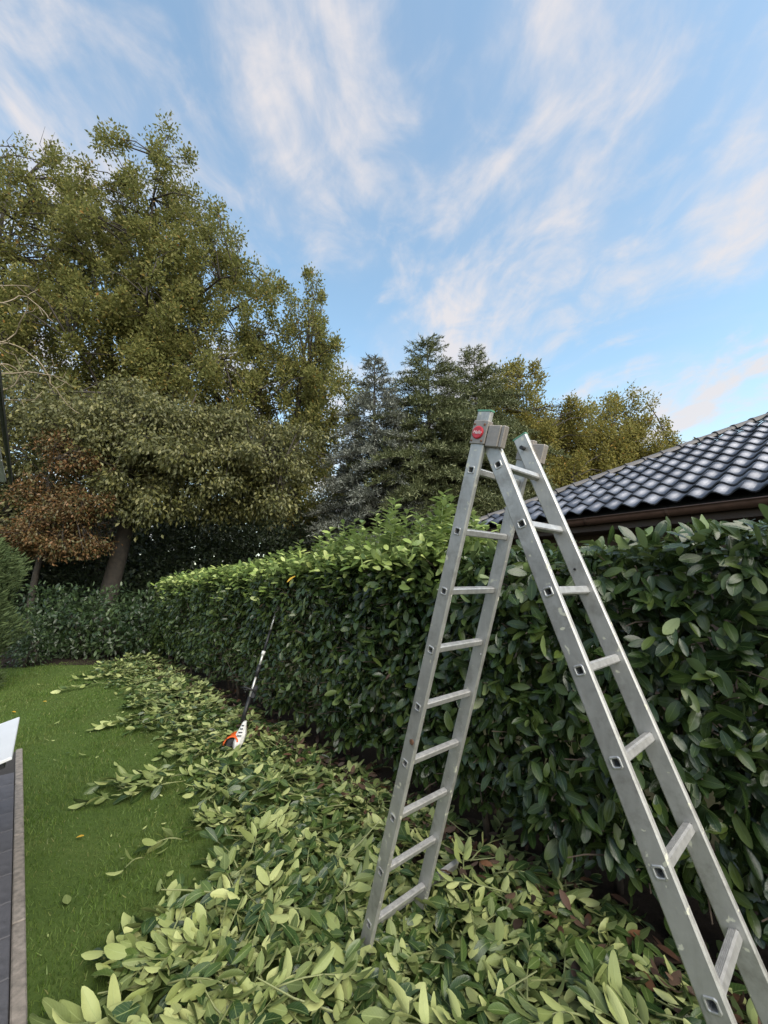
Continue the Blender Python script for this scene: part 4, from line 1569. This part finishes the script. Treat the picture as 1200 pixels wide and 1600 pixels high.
def make_spruce(label, base, height, rad, mat, seed):
    rg = np.random.default_rng(seed)
    root = empty('spruce_tree', base)
    tag(root, label, 'tree')
    base = np.array(base, float)
    mb = MB()
    mb.tube([base, base + (0, 0, height * .5), base + (0, 0, height)], [.17, .10, .012], 8)
    child_at(mb.build('trunk', M['bark_dark'], None, True), root)
    NP, ND, NN, NL = [], [], [], []
    bb = MB()
    z = height * .985
    k = 0
    while z > .8:
        f = 1 - z / height
        ln = rad * min(1.0, (1 - (1 - f) ** 1.9) + .0) * (1 - .35 * max(0, f - .45)) + .16
        nb = 5 if f < .1 else (7 if f < .3 else 9)
        for b_ in range(nb):
            az = k * .9 + b_ * 2 * math.pi / nb + rg.normal(0, .25)
            L = ln * rg.uniform(.55, 1.2)
            o_ = base + np.array([0, 0, z + rg.normal(0, .09)])
            h = np.array([math.cos(az), math.sin(az), 0])
            sidev = np.array([-h[1], h[0], 0])
            rise = .75 if f < .10 else .30
            dr = .42 if f > .15 else .15
            pts = [o_ + h * L * s + UP * (rise * L * s - dr * L * s * s) for s in (0, .33, .66, 1.0)]
            bb.tube(pts, [.022 * (.4 + f), .016 * (.4 + f), .010, .004], 4, False)
            nt_ = max(3, int(L / .15))
            for j in range(nt_):
                s = .22 + .78 * (j + .5) / nt_
                p = o_ + h * L * s + UP * (rise * L * s - dr * L * s * s)
                tl_ = (.20 + .30 * L * (1 - s)) * rg.uniform(.7, 1.25)
                for sg in (-1, 1, 0):
                    td = h * (.8 if sg else 1) + sidev * sg * .75 + UP * rg.normal(.05 if sg else .3, .22)
                    td = td / np.linalg.norm(td)
                    m = int(tl_ / .034)
                    ff = (np.arange(m) + .5) / m
                    pp = p + td * (tl_ * ff)[:, None] - UP * (.12 * tl_ * ff ** 2)[:, None]
                    dd_ = td * .8 + rg.normal(0, .62, (m, 3)) + UP * .22
                    NP.append(pp); ND.append(dd_); NN.append(rg.normal(0, .6, (m, 3)) + UP); NL.append(rg.uniform(.09, .16, m))
        z -= .21 + .16 * f
        k += 1
    child_at(bb.build('branches', M['bark_dark']), root)
    P_, D_, N_, L_ = [np.concatenate(x) for x in (NP, ND, NN, NL)]
    me = multi([NEEDLE], P_, D_, N_, L_, 1.55, name='crown')
    child_at(link('crown', me, M[mat]), root)
    return len(P_)


ns_ = make_spruce('slim grey-blue spruce with open branches', (-.35, 14.2, 0), 10.0, 2.5, 'blue_spruce', 3)
ns_ += make_spruce('tallest dark green spruce behind the ladder top', (1.75, 15.2, 0), 11.4, 4.2, 'spruce', 4)
ns_ += make_spruce('dark green spruce right of the tallest one beside the yellow oaks', (3.9, 16.4, 0), 11.6, 4.5, 'spruce', 5)
print('needles', ns_)


def leafy_mass(name, label, cat, boxes, n, leaf, mat, lo=True, stems=3, group=None, tall=True):
    """shrub built of clumps of leaves filling rounded lumps (c, r)"""
    c0 = boxes[0][0]
    root = empty(name, (c0[0], c0[1], 0))
    tag(root, label, cat, group)
    vol = np.array([b[1][0] * b[1][1] * b[1][2] for b in boxes]) ** .67
    pick = RNG.choice(len(boxes), n, p=vol / vol.sum())
    C = np.array([b[0] for b in boxes])[pick]
    Rr = np.array([b[1] for b in boxes])[pick]
    d = unit(rndn(n))
    lump = 1 + .12 * np.sin(d[:, 0] * 7 + C[:, 0]) + .12 * np.sin(d[:, 2] * 9 + C[:, 1] * 3) + .10 * np.sin(d[:, 1] * 11)
    P = C + d * Rr * (lump * (1 - .45 * RNG.uniform(0, 1, n) ** 2))[:, None]
    ok = P[:, 2] > .04
    P, d = P[ok], d[ok]
    n = len(P)
    D = d * .5 + rndn(n, .5) + UP[None] * (-.25)
    N_ = d * .6 + UP[None] * .5 + rndn(n, .4)
    me = multi(LEAF_LO if lo else [TREE_LEAF], P, D, N_, RNG.uniform(leaf * .7, leaf * 1.25, n), name='foliage')
    child_at(link('foliage', me, M[mat]), root)
    for k in range(stems):
        b = boxes[k % len(boxes)]
        x, y = b[0][0] + random.uniform(-.2, .2), b[0][1] + random.uniform(-.2, .2)
        mb = MB()
        mb.tube([(x, y, -.02), (x + random.uniform(-.1, .1), y, b[0][2] * .6), (b[0][0] + random.uniform(-.3, .3), b[0][1], b[0][2] + b[1][2] * .4)], [.05, .035, .01], 6)
        child_at(mb.build('stem', M['bark_dark'], None, True), root)
    return root


leafy_mass('rhododendron_hedge', 'dark rhododendron hedge closing the far end of the lawn', 'hedge',
           [((-7.4, 10.2, .75), (.9, .7, .80)), ((-6.5, 10.1, .72), (.9, .7, .82)), ((-5.6, 10.1, .74), (.9, .7, .80)), ((-4.8, 10.3, .8), (.8, .7, .85)), ((-8.3, 10.3, .8), (.9, .7, .8))], 8000, .12, 'rhodo', stems=6)
leafy_mass('shrub', 'low shrub with a yellow leaf between the thuja and the rhododendron hedge', 'shrub',
           [((-7.55, 9.15, .35), (.42, .4, .42)), ((-7.8, 9.3, .7), (.35, .35, .4))], 1700, .075, 'rhodo', stems=3)
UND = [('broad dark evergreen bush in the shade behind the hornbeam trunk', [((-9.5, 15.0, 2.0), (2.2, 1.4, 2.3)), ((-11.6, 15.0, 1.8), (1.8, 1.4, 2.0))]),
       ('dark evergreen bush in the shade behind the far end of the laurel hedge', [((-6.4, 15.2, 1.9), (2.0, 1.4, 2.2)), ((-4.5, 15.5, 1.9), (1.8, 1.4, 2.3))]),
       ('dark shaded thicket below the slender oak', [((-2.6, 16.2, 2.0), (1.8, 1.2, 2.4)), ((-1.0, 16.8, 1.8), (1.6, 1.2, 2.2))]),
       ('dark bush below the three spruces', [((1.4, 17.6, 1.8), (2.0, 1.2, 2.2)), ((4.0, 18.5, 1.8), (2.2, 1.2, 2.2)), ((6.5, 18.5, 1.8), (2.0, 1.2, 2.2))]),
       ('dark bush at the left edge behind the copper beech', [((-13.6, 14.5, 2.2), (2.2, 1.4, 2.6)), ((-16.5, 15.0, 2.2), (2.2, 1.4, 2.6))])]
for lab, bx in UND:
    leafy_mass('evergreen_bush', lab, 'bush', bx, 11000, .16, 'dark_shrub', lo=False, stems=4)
wood = []
Pw = np.stack([RNG.uniform(-36, 30, 45000), RNG.uniform(23, 28, 45000), RNG.uniform(0, 1, 45000)], 1)
hgt = 6.6 + 1.2 * np.sin(Pw[:, 0] * .5) + .8 * np.sin(Pw[:, 0] * 1.3 + 1) + .5 * np.sin(Pw[:, 0] * 2.9)
Pw[:, 2] *= hgt
o = link('woodland', multi([TREE_LEAF], Pw, rndn(45000), rndn(45000, .6) + np.array([0, -.5, .6]), RNG.uniform(.4, .7, 45000), name='woodland'), M['dark_shrub'])
tag(o, 'dark far belt of wood behind the garden trees', 'woodland', kind='stuff')

# thuja at the left edge: upright fans of scale leaves
th = empty('thuja', (-7.15, 6.9, 0))
tag(th, 'upright clipped thuja conifer at the left edge of the lawn', 'conifer')
n = 15000
az = RNG.uniform(0, 2 * math.pi, n)
z = RNG.uniform(.02, 2.6, n)
rad = .72 * (1 + .15 * np.sin(z * 6.5 + 2 * np.sin(az * 2)) + .12 * np.sin(az * 5 + z * 4) + .08 * np.sin(az * 11 + z * 13)) * np.clip((2.68 - z) / .5, .15, 1) ** .5 * np.where(z < .5, .82 + .3 * z, 1)
rr = rad * (1.08 - .45 * RNG.uniform(0, 1, n) ** 1.5)
P = np.stack([-7.15 + np.cos(az) * rr, 6.9 + np.sin(az) * rr, z], 1)
outv = np.stack([np.cos(az), np.sin(az), np.zeros(n)], 1)
me = multi([TREE_LEAF], P, outv * .7 + UP[None] * .55 + rndn(n, .35), np.stack([-np.sin(az), np.cos(az), np.zeros(n)], 1) + rndn(n, .6), RNG.uniform(.06, .15, n), .45, name='foliage')
child_at(link('foliage', me, M['thuja']), th)
mb = MB()
mb.tube([(-7.15, 6.9, -.02), (-7.12, 6.9, 1.2), (-7.15, 6.9, 2.2)], [.06, .04, .01], 7)
child_at(mb.build('trunk', M['bark'], None, True), th)

# bare twisted branches reaching in from the left
bt_ = empty('corkscrew_hazel', (-8.3, 6.2, 0))
tag(bt_, 'bare pale twisted branches reaching in at the left edge before the oak', 'bare tree')
mb = MB()
mb.tube([(-8.3, 6.2, -.05), (-8.2, 6.3, 1.5), (-8.35, 6.2, 3.6), (-8.1, 6.2, 5.8)], [.09, .075, .06, .045], 8)
child_at(mb.build('trunk', M['twig_pale'], None, True), bt_)
for k in range(14):
    p = np.array([-8.1 + random.uniform(-.1, .1), 6.2 + random.uniform(-.2, .2), 5.75 + random.uniform(-.3, .35)])
    v = np.array([1.0, random.uniform(-.35, .35), random.uniform(-.35, .35)])
    pts = [p.copy()]
    for i in range(26):
        v = unit(v + np.array([random.gauss(.02, .25), random.gauss(0, .3), random.gauss(0.0, .34)]))
        p = p + v * .12
        if p[0] > -5.65 - random.random() * .5: break
        pts.append(p.copy())
    m_ = len(pts)
    if m_ < 3: continue
    mb = MB()
    mb.tube(pts, [.018 * (1 - i / m_ * .65) for i in range(m_)], 6)
    for i in range(3, m_ - 1, 3):
        q_ = pts[i] + np.array([random.uniform(.05, .25), random.uniform(-.15, .15), random.uniform(-.2, .25)])
        mb.tube([pts[i], (pts[i] + q_) / 2 + RNG.normal(0, .04, 3), q_], [.008, .006, .003], 5)
    child_at(mb.build('branch', M['twig_pale'], None, True), bt_)
